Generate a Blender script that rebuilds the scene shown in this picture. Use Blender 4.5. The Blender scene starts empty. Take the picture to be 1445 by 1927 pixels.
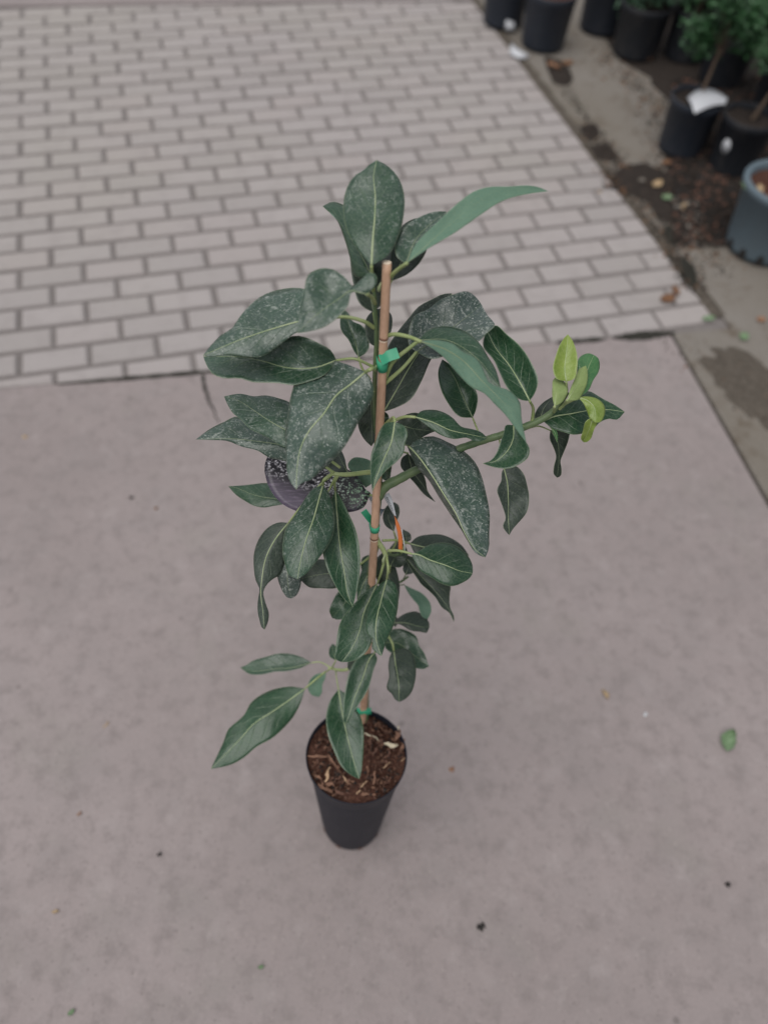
import bpy, bmesh, math, random
import numpy as np
from mathutils import Vector, Matrix

# ------------------------------------------------------------------ camera, world, sun, exposure
sc = bpy.context.scene
COL = sc.collection
F_PX, PITCH, ROLL, CAM_H = 1445.0, math.radians(54.05), math.radians(-5.1), 1.717
Fv = np.array([0, math.cos(PITCH), -math.sin(PITCH)]); Uv = np.array([0, math.sin(PITCH), math.cos(PITCH)]); Xv = np.array([1.0, 0, 0])
Rv = math.cos(ROLL)*Xv - math.sin(ROLL)*Uv
Vv = math.sin(ROLL)*Xv + math.cos(ROLL)*Uv
CAM = np.array([0, 0, CAM_H])
cd = bpy.data.cameras.new('camera'); cam = bpy.data.objects.new('camera', cd); COL.objects.link(cam)
cam.matrix_world = Matrix(((Rv[0], Vv[0], -Fv[0], 0), (Rv[1], Vv[1], -Fv[1], 0), (Rv[2], Vv[2], -Fv[2], CAM_H), (0, 0, 0, 1)))
cd.sensor_fit = 'AUTO'; cd.sensor_width = 36.0; cd.lens = 36.0*F_PX/1927.0
cd.clip_start = 0.02; cd.clip_end = 500
cd.dof.use_dof = True; cd.dof.focus_distance = 0.965; cd.dof.aperture_fstop = 2.1
sc.camera = cam

SUN_EL, SUN_AZ = math.radians(66), math.radians(-35)     # soft overcast light from high behind the camera
w = bpy.data.worlds.new('World'); sc.world = w; w.use_nodes = True
nt = w.node_tree; nt.nodes.clear()
out = nt.nodes.new('ShaderNodeOutputWorld'); bg = nt.nodes.new('ShaderNodeBackground')
sky = nt.nodes.new('ShaderNodeTexSky'); sky.sky_type = 'NISHITA'; sky.sun_disc = False
sky.sun_elevation = SUN_EL; sky.sun_rotation = SUN_AZ; sky.air_density = 1.0; sky.dust_density = 1.0; sky.ozone_density = 1.0
hs = nt.nodes.new('ShaderNodeHueSaturation'); hs.inputs['Saturation'].default_value = 0.22
nt.links.new(sky.outputs[0], hs.inputs['Color']); nt.links.new(hs.outputs[0], bg.inputs['Color'])
bg.inputs['Strength'].default_value = 0.062
nt.links.new(bg.outputs[0], out.inputs['Surface'])
sd = bpy.data.lights.new('sun', 'SUN'); sd.energy = 1.5; sd.angle = math.radians(60); sd.color = (1.0, 0.97, 0.93)
so = bpy.data.objects.new('sun', sd); COL.objects.link(so)
sdir = Vector((math.sin(SUN_AZ)*math.cos(SUN_EL), -math.cos(SUN_AZ)*math.cos(SUN_EL), math.sin(SUN_EL)))
so.rotation_euler = sdir.to_track_quat('Z', 'Y').to_euler(); so.location = (0, 0, 6)
sc.view_settings.view_transform = 'Standard'; sc.view_settings.look = 'None'
sc.view_settings.exposure = 0.79; sc.view_settings.gamma = 1.0
sc.view_settings.use_curve_mapping = False

# ------------------------------------------------------------------ measuring helpers (real-world metres, z up, y away)
def ray(x, y): return Fv + Rv*(x-722.5)/F_PX + Vv*(963.5-y)/F_PX
def at(x, y, d): return CAM + ray(x, y)*d
def gnd(x, y, z=0.0):
    r = ray(x, y); return CAM + r*((z-CAM_H)/r[2])
GYAW, U0, V0, GP, GQ = math.radians(19.03), 2.635, -18.766, 0.21, 0.1053
def grid2w(u, v):
    a, b = (u-U0)*GP, (v-V0)*GQ
    return (math.cos(GYAW)*a - math.sin(GYAW)*b, math.sin(GYAW)*a + math.cos(GYAW)*b)
rng = random.Random(7)

# ------------------------------------------------------------------ object helpers
def tag(o, label=None, cat=None, group=None, kind=None):
    if label: o['label'] = label
    if cat: o['category'] = cat
    if group: o['group'] = group
    if kind: o['kind'] = kind
    return o
def link(name, me, mats=None, parent=None, smooth=True):
    o = bpy.data.objects.new(name, me); COL.objects.link(o)
    if mats is not None and not me.materials:
        for m in (mats if isinstance(mats, (list, tuple)) else [mats]): me.materials.append(m)
    if smooth and len(me.polygons): me.polygons.foreach_set('use_smooth', [True]*len(me.polygons))
    if parent is not None:
        o.parent = parent
        o.matrix_parent_inverse = parent.matrix_world.inverted()
    return o
def empty(name, loc):
    o = bpy.data.objects.new(name, None); COL.objects.link(o); o.location = loc; o.empty_display_size = 0.05
    o.matrix_world = Matrix.Translation(loc)
    return o
def mesh(name, verts, faces):
    me = bpy.data.meshes.new(name); me.from_pydata([tuple(map(float, v)) for v in verts], [], [tuple(f) for f in faces]); me.update(); return me
def bm_mesh(name, bm):
    bmesh.ops.recalc_face_normals(bm, faces=bm.faces)
    me = bpy.data.meshes.new(name); bm.to_mesh(me); bm.free(); return me
def crom(pts, n):
    """n samples of a centripetal-ish spline through the points, by chord length"""
    P = np.array(pts, float)
    d = np.maximum(np.linalg.norm(np.diff(P[:, :2] if P.shape[1] > 3 else P, axis=0), axis=1), 1e-6)
    T = np.concatenate([[0], np.cumsum(d)]); T /= T[-1]
    if len(P) == 2: return P[0] + (P[1]-P[0])*np.linspace(0, 1, n)[:, None]
    M = np.zeros_like(P)
    for i in range(len(P)):
        if i == 0: M[i] = (P[1]-P[0])/(T[1]-T[0])
        elif i == len(P)-1: M[i] = (P[-1]-P[-2])/(T[-1]-T[-2])
        else:
            a = (P[i]-P[i-1])/(T[i]-T[i-1]); b = (P[i+1]-P[i])/(T[i+1]-T[i])
            wa = T[i+1]-T[i]; wb = T[i]-T[i-1]
            M[i] = (a*wa + b*wb)/(wa+wb)
    o = []
    for t in np.linspace(0, 1, n):
        i = min(max(np.searchsorted(T, t)-1, 0), len(P)-2); h = T[i+1]-T[i]; s = (t-T[i])/h
        o.append((2*s**3-3*s**2+1)*P[i] + (s**3-2*s**2+s)*h*M[i] + (-2*s**3+3*s**2)*P[i+1] + (s**3-s**2)*h*M[i+1])
    return np.array(o)
def tube(pts, radii, seg=8, cap=True):
    P = np.array(pts, float); n = len(P); V = []; Fc = []
    if np.isscalar(radii): radii = [radii]*n
    prev = None
    for i in range(n):
        t = P[min(i+1, n-1)]-P[max(i-1, 0)]; t /= np.linalg.norm(t)
        if prev is None:
            a = np.cross(t, [0, 0, 1.0]);
            if np.linalg.norm(a) < .1: a = np.cross(t, [1.0, 0, 0])
        else: a = prev - t*np.dot(prev, t)
        a /= np.linalg.norm(a); prev = a; b = np.cross(t, a)
        for k in range(seg):
            an = 2*math.pi*k/seg; V.append(P[i]+radii[i]*(a*math.cos(an)+b*math.sin(an)))
    for i in range(n-1):
        for k in range(seg):
            Fc.append((i*seg+k, i*seg+(k+1) % seg, (i+1)*seg+(k+1) % seg, (i+1)*seg+k))
    if cap: Fc.append(tuple(range(seg-1, -1, -1))); Fc.append(tuple((n-1)*seg+k for k in range(seg)))
    return V, Fc
def lathe(prof, seg=48, center=(0, 0, 0), sx=1.0, sy=1.0):
    V = []; Fc = []; n = len(prof)
    for (r, z) in prof:
        for k in range(seg):
            a = 2*math.pi*k/seg; V.append((center[0]+r*sx*math.cos(a), center[1]+r*sy*math.sin(a), center[2]+z))
    for i in range(n-1):
        for k in range(seg): Fc.append((i*seg+k, i*seg+(k+1) % seg, (i+1)*seg+(k+1) % seg, (i+1)*seg+k))
    return V, Fc
def join(parts):
    V = []; Fc = []
    for v, f in parts:
        o = len(V); V += list(v); Fc += [tuple(i+o for i in q) for q in f]
    return V, Fc

# ------------------------------------------------------------------ materials
def new_mat(name):
    m = bpy.data.materials.new(name); m.use_nodes = True
    t = m.node_tree; b = t.nodes['Principled BSDF']; return m, t, b
class N:
    """tiny node-graph helper"""
    def __init__(s, t): s.t = t
    def node(s, typ, **kw):
        n = s.t.nodes.new(typ)
        for k, v in kw.items(): setattr(n, k, v)
        return n
    def put(s, sock, v):
        if isinstance(v, bpy.types.NodeSocket): s.t.links.new(v, sock)
        else:
            if hasattr(sock.default_value, '__len__') and hasattr(v, '__len__') and len(v) == 3 and len(sock.default_value) == 4: v = (*v, 1)
            sock.default_value = v
    def math(s, op, a, b=0.0, c=None, clamp=False):
        n = s.node('ShaderNodeMath', operation=op, use_clamp=clamp); s.put(n.inputs[0], a); s.put(n.inputs[1], b)
        if c is not None: s.put(n.inputs[2], c)
        return n.outputs[0]
    def mix(s, f, a, b, blend='MIX'):
        n = s.node('ShaderNodeMix', data_type='RGBA', blend_type=blend); s.put(n.inputs[0], f); s.put(n.inputs[6], a); s.put(n.inputs[7], b); return n.outputs[2]
    def noise(s, vec, scale, detail=4, rough=.55, dist=0.0):
        n = s.node('ShaderNodeTexNoise'); s.put(n.inputs['Scale'], scale); n.inputs['Detail'].default_value = detail; n.inputs['Roughness'].default_value = rough; n.inputs['Distortion'].default_value = dist
        if vec is not None: s.t.links.new(vec, n.inputs['Vector'])
        return n.outputs['Fac']
    def voro(s, vec, scale, feature='F1', out='Distance', rnd=1.0):
        n = s.node('ShaderNodeTexVoronoi', feature=feature); s.put(n.inputs['Scale'], scale); n.inputs['Randomness'].default_value = rnd
        if vec is not None: s.t.links.new(vec, n.inputs['Vector'])
        return n.outputs[out]
    def ramp(s, f, stops):
        n = s.node('ShaderNodeValToRGB'); s.put(n.inputs[0], f); cr = n.color_ramp
        while len(cr.elements) < len(stops): cr.elements.new(.5)
        for e, (p, c) in zip(cr.elements, stops): e.position = p; e.color = (*c, 1) if len(c) == 3 else c
        return n.outputs[0]
    def rng(s, f, a, b, c=0.0, d=1.0):
        n = s.node('ShaderNodeMapRange'); s.put(n.inputs[0], f); n.inputs[1].default_value = a; n.inputs[2].default_value = b; n.inputs[3].default_value = c; n.inputs[4].default_value = d; return n.outputs[0]
    def bump(s, h, strength=.3, dist=.002, normal=None):
        n = s.node('ShaderNodeBump'); s.put(n.inputs['Strength'], strength); n.inputs['Distance'].default_value = dist; s.t.links.new(h, n.inputs['Height'])
        if normal is not None: s.t.links.new(normal, n.inputs['Normal'])
        return n.outputs[0]
    def pos(s): return s.node('ShaderNodeNewGeometry').outputs['Position']
    def obj(s): return s.node('ShaderNodeTexCoord').outputs['Object']
    def attr(s, name): return s.node('ShaderNodeAttribute', attribute_name=name).outputs
def plain(name, col, rough=.6, var=.15, scale=40, bump=0.0, spec=.5, bdist=.001):
    m, t, b = new_mat(name); g = N(t); p = g.pos()
    nz = g.noise(p, scale, 5)
    c = g.mix(nz, tuple(x*(1-var) for x in col), tuple(min(1, x*(1+var)) for x in col))
    t.links.new(c, b.inputs['Base Color']); b.inputs['Roughness'].default_value = rough; b.inputs['Specular IOR Level'].default_value = spec
    if bump: t.links.new(g.bump(nz, bump, bdist), b.inputs['Normal'])
    return m

def mat_concrete():
    m, t, b = new_mat('worn_concrete'); g = N(t); p = g.pos()
    big = g.noise(p, 1.1, 4, .6); mid = g.noise(p, 7, 5, .65); fine = g.noise(p, 160, 3, .6); grain = g.noise(p, 500, 2, .7)
    c = g.mix(g.rng(big, .32, .68), (.250, .213, .208), (.305, .262, .258))
    c = g.mix(g.math('MULTIPLY', g.rng(mid, .45, .75), .55), c, (.225, .200, .197))
    c = g.mix(g.math('MULTIPLY', g.rng(g.noise(p, 3.3, 3, .7), .55, .7), .35), c, (.232, .215, .196))
    # aggregate: paler and darker grains showing through
    vd = g.voro(p, 130); vc = g.node('ShaderNodeTexVoronoi'); vc.inputs['Scale'].default_value = 130; t.links.new(p, vc.inputs['Vector'])
    sep = g.node('ShaderNodeSeparateColor'); t.links.new(vc.outputs['Color'], sep.inputs[0])
    c = g.mix(g.math('MULTIPLY', g.math('MULTIPLY', g.rng(sep.outputs[0], .84, .96), g.rng(vd, .5, .2)), .35), c, (.36, .32, .30))
    c = g.mix(g.math('MULTIPLY', g.math('MULTIPLY', g.rng(sep.outputs[1], .84, .96), g.rng(vd, .5, .2)), .45), c, (.14, .12, .115))
    blot = g.noise(p, 24, 4, .7)
    c = g.mix(g.math('MULTIPLY', g.rng(blot, .48, .70), .75), c, (.195, .168, .163))
    c = g.mix(g.math('MULTIPLY', g.rng(g.noise(p, 17, 3, .6), .56, .75), .5), c, (.335, .295, .29))
    # small dark droppings and pits
    pit = g.voro(p, 9.0); pc = g.noise(p, 2.3, 2)
    c = g.mix(g.math('MULTIPLY', g.math('MULTIPLY', g.rng(pit, .085, .04), g.rng(pc, .5, .56)), .55), c, (.10, .085, .08))
    c = g.mix(g.math('MULTIPLY', g.rng(fine, .35, .7), .22), c, (.17, .15, .148))
    t.links.new(c, b.inputs['Base Color']); b.inputs['Roughness'].default_value = .82; b.inputs['Specular IOR Level'].default_value = .3
    h = g.math('ADD', g.math('MULTIPLY', fine, .7), g.math('MULTIPLY', grain, .5))
    t.links.new(g.bump(h, .35, .0012), b.inputs['Normal'])
    return m
def mat_paver(joined=False):
    m, t, b = new_mat('grey_paver_joined' if joined else 'grey_paver'); g = N(t); p = g.pos()
    r = g.attr('tint')['Fac'] if joined else g.node('ShaderNodeObjectInfo').outputs['Random']
    c = g.ramp(r, [(0, (.312, .286, .278)), (.35, (.336, .308, .302)), (.7, (.350, .320, .314)), (1, (.338, .304, .296))])
    big = g.noise(p, .9, 3); mid = g.noise(p, 14, 5, .65); fine = g.noise(p, 240, 3)
    c = g.mix(g.math('MULTIPLY', g.rng(big, .45, .65), .4), c, (.340, .318, .285))
    c = g.mix(g.math('MULTIPLY', g.rng(mid, .5, .8), .6), c, (.245, .222, .215))
    c = g.mix(g.math('MULTIPLY', g.rng(fine, .4, .75), .3), c, (.19, .17, .165))
    t.links.new(c, b.inputs['Base Color']); b.inputs['Roughness'].default_value = .85; b.inputs['Specular IOR Level'].default_value = .25
    t.links.new(g.bump(fine, .4, .001), b.inputs['Normal'])
    return m
def mat_side():
    m, t, b = new_mat('dirty_side_concrete'); g = N(t); p = g.pos()
    a = g.noise(p, 2.2, 5, .6); d = g.noise(p, 9, 6, .7); fine = g.noise(p, 180, 3)
    c = g.mix(g.rng(a, .35, .65), (.180, .160, .137), (.212, .194, .176))
    c = g.mix(g.rng(d, .52, .72), c, (.105, .080, .058))
    c = g.mix(g.math('MULTIPLY', g.rng(fine, .4, .7), .35), c, (.09, .078, .062))
    t.links.new(c, b.inputs['Base Color']); b.inputs['Roughness'].default_value = .9; b.inputs['Specular IOR Level'].default_value = .2
    t.links.new(g.bump(g.math('ADD', fine, g.math('MULTIPLY', d, 2.0)), .5, .003), b.inputs['Normal'])
    return m
def mat_soil(name, c1, c2, scale=60):
    m, t, b = new_mat(name); g = N(t); p = g.pos()
    a = g.noise(p, scale, 6, .7); d = g.voro(p, scale*2.4)
    c = g.mix(g.rng(a, .3, .7), c1, c2)
    c = g.mix(g.math('MULTIPLY', g.rng(d, .15, .6), .5), c, tuple(x*.35 for x in c1))
    t.links.new(c, b.inputs['Base Color']); b.inputs['Roughness'].default_value = .95; b.inputs['Specular IOR Level'].default_value = .15
    t.links.new(g.bump(g.math('ADD', a, g.math('MULTIPLY', d, -.6)), .9, .004), b.inputs['Normal'])
    return m
def mat_leaf(name, c_dark, c_light, vein, residue=(.44, .46, .43), rough=.33, vein_amt=.55, spec=.55, young=False):
    """glossy leaf blade: side veins, mottling and (per leaf) dried water-spot residue"""
    m, t, b = new_mat(name); g = N(t)
    uv = g.node('ShaderNodeUVMap', uv_map='blade').outputs[0]; sx = g.node('ShaderNodeSeparateXYZ'); t.links.new(uv, sx.inputs[0])
    u, v = sx.outputs[0], sx.outputs[1]                       # along the blade, across it (0.5 = midrib)
    par = g.node('ShaderNodeUVMap', uv_map='param').outputs[0]; ps = g.node('ShaderNodeSeparateXYZ'); t.links.new(par, ps.inputs[0])
    speck, seed = ps.outputs[0], ps.outputs[1]
    p = g.obj()
    off = g.node('ShaderNodeCombineXYZ'); g.put(off.inputs[0], g.math('MULTIPLY', seed, 37.0)); g.put(off.inputs[1], g.math('MULTIPLY', seed, 11.0))
    va = g.node('ShaderNodeVectorMath', operation='ADD'); t.links.new(p, va.inputs[0]); t.links.new(off.outputs[0], va.inputs[1]); q = va.outputs[0]
    s = g.math('ABSOLUTE', g.math('SUBTRACT', v, .5)); s2 = g.math('MULTIPLY', s, 2.0)
    wob = g.math('MULTIPLY', g.math('SUBTRACT', g.noise(q, 22, 2), .5), .10)
    side = g.math('MULTIPLY', g.math('GREATER_THAN', v, .5), .5)
    tt = g.math('ADD', g.math('SUBTRACT', g.math('MULTIPLY', u, 6.8), g.math('MULTIPLY', g.math('POWER', s2, .85), 2.1)), g.math('ADD', g.math('MULTIPLY', wob, 8.0), side))
    fr = g.math('ABSOLUTE', g.math('SUBTRACT', g.math('FRACT', tt), .5))
    vl = g.math('MULTIPLY', g.math('MULTIPLY', g.rng(fr, .050, .010), g.rng(s2, .95, .45)), g.rng(g.noise(q, 40, 3), .30, .62))
    marg = g.rng(s2, .955, .985)
    net = g.voro(q, 190, 'DISTANCE_TO_EDGE')
    netl = g.rng(net, .10, .0)
    mott = g.noise(q, 30, 4, .6); br = g.noise(q, 12, 3)
    c = g.mix(g.rng(mott, .3, .7), c_dark, c_light)
    c = g.mix(g.math('MULTIPLY', netl, .16 if not young else .25), c, vein)
    c = g.mix(g.math('MULTIPLY', vl, vein_amt), c, vein)
    c = g.mix(g.math('MULTIPLY', marg, .5), c, vein)
    # residue: small pale dried drops, gathered in irregular drifts and along the ribs
    d1 = g.voro(q, 340); d2 = g.voro(q, 170); dn = g.noise(q, 420, 3, .7)
    mpz = g.node('ShaderNodeMapping'); mpz.inputs['Scale'].default_value = (1, 1, 1); t.links.new(q, mpz.inputs[0])
    fz = g.noise(mpz.outputs[0], 130, 5, .75, 1.2)
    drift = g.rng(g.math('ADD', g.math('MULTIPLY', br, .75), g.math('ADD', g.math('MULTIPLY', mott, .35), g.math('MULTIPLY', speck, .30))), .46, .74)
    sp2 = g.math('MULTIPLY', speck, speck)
    gate = g.rng(g.noise(q, 75, 3, .6), .40, .54)
    dots = g.math('MAXIMUM', g.math('MULTIPLY', g.rng(d1, .42, .16), g.rng(dn, .48, .62)), g.math('MULTIPLY', g.rng(d2, .30, .12), g.rng(dn, .52, .64)))
    dots = g.math('MULTIPLY', dots, gate)
    film = g.math('MULTIPLY', g.rng(fz, .53, .72), .80)
    sky_sheen = g.math('MULTIPLY', g.math('MULTIPLY', drift, sp2), g.rng(g.noise(q, 55, 4, .65), .25, .75, .35, .85), clamp=True)
    c = g.mix(sky_sheen, c, (.072, .094, .094))  # painted sky reflection: bluish-grey sheen mixed into the blade colour
    ra = g.math('MULTIPLY', g.math('MULTIPLY', g.math('MAXIMUM', dots, film), drift), g.math('ADD', sp2, g.math('MULTIPLY', speck, .25)), clamp=True)
    c = g.mix(ra, c, residue)
    t.links.new(c, b.inputs['Base Color'])
    g.put(b.inputs['Roughness'], g.math('ADD', g.math('MULTIPLY', mott, .16), g.math('ADD', g.math('MULTIPLY', ra, .3), rough-.08)))
    b.inputs['Specular IOR Level'].default_value = spec
    h = g.math('ADD', g.math('MULTIPLY', vl, -1.0), g.math('ADD', g.math('MULTIPLY', mott, .8), g.math('MULTIPLY', net, .22)))
    t.links.new(g.bump(h, .45, .0018), b.inputs['Normal'])
    return m
def mat_stem(name, c1, c2, rough=.5):
    m, t, b = new_mat(name); g = N(t); p = g.pos()
    c = g.mix(g.rng(g.noise(p, 60, 4), .35, .65), c1, c2)
    t.links.new(c, b.inputs['Base Color']); b.inputs['Roughness'].default_value = rough
    return m
def mat_bamboo():
    m, t, b = new_mat('dry_bamboo'); g = N(t); p = g.obj()
    mp = g.node('ShaderNodeMapping'); mp.inputs['Scale'].default_value = (260, 260, 9); t.links.new(p, mp.inputs[0])
    st = g.noise(mp.outputs[0], 1.0, 4, .6); bl = g.noise(p, 35, 4, .6)
    c = g.mix(g.rng(st, .3, .7), (.47, .285, .19), (.60, .385, .265))
    c = g.mix(g.math('MULTIPLY', g.rng(bl, .55, .75), .55), c, (.33, .19, .12))
    t.links.new(c, b.inputs['Base Color']); b.inputs['Roughness'].default_value = .5
    t.links.new(g.bump(st, .2, .0006), b.inputs['Normal'])
    return m
def mat_pot(name, col, rough=.45, dirt=.25):
    m, t, b = new_mat(name); g = N(t); p = g.obj()
    mp = g.node('ShaderNodeMapping'); mp.inputs['Scale'].default_value = (1, 1, .25); t.links.new(p, mp.inputs[0])
    a = g.noise(mp.outputs[0], 26, 5, .6); f = g.noise(p, 300, 2)
    c = g.mix(g.math('MULTIPLY', g.rng(a, .5, .8), dirt), col, (.12, .105, .095))
    t.links.new(c, b.inputs['Base Color'])
    b.inputs['Specular IOR Level'].default_value = .28
    g.put(b.inputs['Roughness'], g.math('ADD', g.math('MULTIPLY', a, .25), rough-.1))
    t.links.new(g.bump(g.math('ADD', a, g.math('MULTIPLY', f, .3)), .12, .002), b.inputs['Normal'])
    return m
def mat_fruit_print():
    """glossy photographic print of a dark pebbled avocado skin"""
    m, t, b = new_mat('avocado_skin_print'); g = N(t)
    uv = g.node('ShaderNodeUVMap', uv_map='print').outputs[0]; sx = g.node('ShaderNodeSeparateXYZ'); t.links.new(uv, sx.inputs[0]); u, v = sx.outputs[0], sx.outputs[1]
    dv = g.node('ShaderNodeVectorMath', operation='ADD'); t.links.new(uv, dv.inputs[0])
    nz = g.node('ShaderNodeTexNoise'); nz.inputs['Scale'].default_value = 14; t.links.new(uv, nz.inputs['Vector'])
    scl = g.node('ShaderNodeVectorMath', operation='SCALE'); t.links.new(nz.outputs['Color'], scl.inputs[0]); scl.inputs['Scale'].default_value = .09; t.links.new(scl.outputs[0], dv.inputs[1])
    cell = g.voro(dv.outputs[0], 34); hi = g.math('MULTIPLY', g.rng(cell, .55, .22), g.rng(g.noise(uv, 60, 3, .7), .36, .56))
    ng = g.noise(uv, 26, 3, .7)
    ww = g.math('ADD', v, g.math('MULTIPLY', u, .57))
    c = g.mix(g.rng(ww, .66, .40), (.012, .011, .017), (.080, .060, .098))
    c = g.mix(g.rng(cell, .2, .7), g.mix(.5, c, (.05, .042, .06)), c)
    mp = g.node('ShaderNodeMapping'); mp.inputs['Scale'].default_value = (6, 26, 1); mp.inputs['Rotation'].default_value = (0, 0, -.45); t.links.new(uv, mp.inputs[0])
    streak = g.math('MULTIPLY', g.rng(g.noise(mp.outputs[0], 1.2, 4), .5, .68), g.rng(ww, .68, .5))
    c = g.mix(g.math('MULTIPLY', streak, .6), c, (.17, .13, .19))
    zone = g.math('MULTIPLY', g.math('MULTIPLY', g.rng(ww, .56, .74), g.rng(ww, 1.10, .92)), g.rng(ng, .32, .46))
    tint = g.mix(g.rng(u, .6, .82), (.80, .77, .82), (.30, .50, .32))
    c = g.mix(g.math('MULTIPLY', zone, hi), c, tint)
    t.links.new(c, b.inputs['Base Color']); b.inputs['Roughness'].default_value = .38
    return m

M = {}
M['concrete'] = mat_concrete(); M['paver'] = mat_paver(); M['paver_j'] = mat_paver(True); M['side'] = mat_side()
M['sand'] = plain('joint_sand', (.165, .148, .142), .95, .3, 90, .5)
M['base'] = plain('bare_earth', (.085, .066, .052), .95, .35, 30, .6)
M['mulch'] = mat_soil('dark_mulch', (.030, .025, .023), (.062, .048, .040), 45)
M['moss'] = mat_soil('dark_gap_soil', (.030, .030, .026), (.058, .055, .046), 70)
M['gapdirt'] = mat_soil('gap_dirt', (.085, .072, .059), (.175, .150, .125), 60)
M['soil'] = mat_soil('potting_mix', (.055, .026, .019), (.155, .073, .052), 90)
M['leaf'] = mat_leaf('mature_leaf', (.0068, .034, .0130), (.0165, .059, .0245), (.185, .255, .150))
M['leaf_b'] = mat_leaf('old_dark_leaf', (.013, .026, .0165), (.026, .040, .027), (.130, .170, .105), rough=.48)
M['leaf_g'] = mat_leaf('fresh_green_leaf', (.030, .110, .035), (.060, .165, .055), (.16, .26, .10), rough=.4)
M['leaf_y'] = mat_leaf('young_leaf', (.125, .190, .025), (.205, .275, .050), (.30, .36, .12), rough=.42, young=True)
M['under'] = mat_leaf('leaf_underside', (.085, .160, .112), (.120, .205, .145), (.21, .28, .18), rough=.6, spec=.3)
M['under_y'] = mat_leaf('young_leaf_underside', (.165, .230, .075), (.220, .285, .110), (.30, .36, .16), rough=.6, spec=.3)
M['rib'] = mat_stem('midrib', (.26, .33, .17), (.38, .43, .25))
M['rib_d'] = mat_stem('midrib_dark', (.15, .20, .11), (.24, .28, .17))
M['pet'] = mat_stem('petiole', (.235, .300, .115), (.335, .390, .180))
M['stem'] = mat_stem('green_stem', (.075, .125, .055), (.125, .175, .080))
M['bamboo'] = mat_bamboo()
M['cut'] = plain('cut_bamboo', (.78, .64, .50), .7, .2, 400)
M['tie'] = plain('green_tape', (.040, .340, .190), .40, .12, 60)
M['pot'] = mat_pot('black_pot_plastic', (.0125, .0145, .0235), .55, .10)
M['pot_f'] = mat_pot('black_pot_plastic_far', (.018, .020, .025), .5, .3)
M['pot_n'] = mat_pot('black_pot_plastic_navy', (.024, .029, .040), .45, .2)
M['pot_g'] = mat_pot('blue_grey_pot_plastic', (.105, .140, .165), .5, .25)
M['print'] = mat_fruit_print()
M['white'] = plain('white_card', (.52, .53, .56), .45, .05, 30)
M['orange'] = plain('orange_print', (.56, .15, .035), .4, .08, 40)
M['ink'] = plain('dark_ink', (.03, .045, .06), .5, .1, 30)
M['chip_l'] = plain('pale_wood', (.44, .29, .18), .8, .2, 250, .3)
M['chip_w'] = plain('cream_root', (.60, .52, .38), .8, .15, 250, .3)
M['chip_m'] = plain('tan_wood', (.20, .105, .068), .85, .3, 250, .4)
M['chip_d'] = plain('brown_bark', (.125, .062, .043), .9, .35, 250, .5)
M['trunk'] = plain('shrub_bark', (.095, .065, .045), .9, .3, 150, .6)
M['shrub'] = plain('shrub_leaf', (.040, .110, .042), .45, .55, 22)
M['shrub2'] = plain('shrub_leaf_blue', (.060, .125, .072), .5, .45, 22)
M['litter_b'] = plain('dead_leaf_brown', (.155, .075, .035), .8, .4, 120, .3)
M['litter_o'] = plain('dead_leaf_orange', (.24, .125, .070), .75, .3, 120, .3)
M['litter_t'] = plain('dead_leaf_tan', (.36, .26, .15), .8, .3, 120, .3)
M['litter_g'] = plain('fallen_leaf_green', (.140, .215, .115), .6, .25, 120, .2)
M['dark_bit'] = plain('dark_crumb', (.020, .017, .016), .9, .3, 200)

# ------------------------------------------------------------------ the ground
def sheet(name, pts, z, mat, thick=.02, sub=0, parent=None):
    bm = bmesh.new(); vs = [bm.verts.new((x, y, z)) for x, y in pts]; f = bm.faces.new(vs)
    if f.normal.z < 0: f.normal_flip()
    f.normal_update()
    if thick:
        r = bmesh.ops.extrude_face_region(bm, geom=[f]); bmesh.ops.translate(bm, vec=(0, 0, -thick), verts=[v for v in r['geom'] if isinstance(v, bmesh.types.BMVert)])
    return link(name, bm_mesh(name, bm), mat, parent, smooth=False)
gr = sheet('ground', [(-60, -40), (60, -40), (60, 80), (-60, 80)], -.034, M['base'], 0); tag(gr, kind='structure')
# the line where concrete and pavers meet, and the parallel line at the far side of the paver strip
eL, eR = gnd(104, 722)[:2], gnd(1275, 625)[:2]; ed = (eR-eL)/np.linalg.norm(eR-eL); en = np.array([-ed[1], ed[0]])
far0 = gnd(250, 9)[:2]; WIDTH = float(np.dot(far0-eL, en))
sR1, sR2 = gnd(1266, 640)[:2], gnd(1445, 955)[:2]; sdv = (sR2-sR1)/np.linalg.norm(sR2-sR1)
left = eL - ed*8.0; cR = sR1 + 0
corner = eL + ed*float(np.dot(sR1-eL, ed))
slab = [tuple(left), tuple(corner - en*.004), tuple(sR1+sdv*.06), tuple(sR2), tuple(sR1+sdv*6.0), (left[0], -6.0)]
con = sheet('concrete_slab', slab, 0.0, M['concrete'], .03); tag(con, kind='structure')
f0 = eL - ed*8.0 + en*(WIDTH+.012); f1 = eL + ed*2.75 + en*(WIDTH+.012)
farS = sheet('far_concrete', [tuple(f0), tuple(f1), tuple(f1+en*9), tuple(f0+en*9)], -.001, M['concrete'], .03); tag(farS, kind='structure')
sideP = []
a0 = np.array(grid2w(11.12, 30)); a1 = np.array(grid2w(11.12, -2.4))
sB = float(np.dot(np.array(grid2w(11.12, -2.9))-eL, ed))
sidew = [tuple(np.array(grid2w(11.12, -2.4))), tuple(eL+ed*sB-en*.006), tuple(corner+ed*.012-en*.006), tuple(sR1+sdv*.06+np.array([.012, .0])), tuple(sR2+np.array([.012, 0])), tuple(sR1+sdv*6.0+np.array([.012, 0])), (9, -6.0), (9, 14), tuple(np.array(grid2w(11.12, 60)))]
side = sheet('side_pavement', sidew, .002, M['side'], .03); tag(side, kind='structure')
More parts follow.
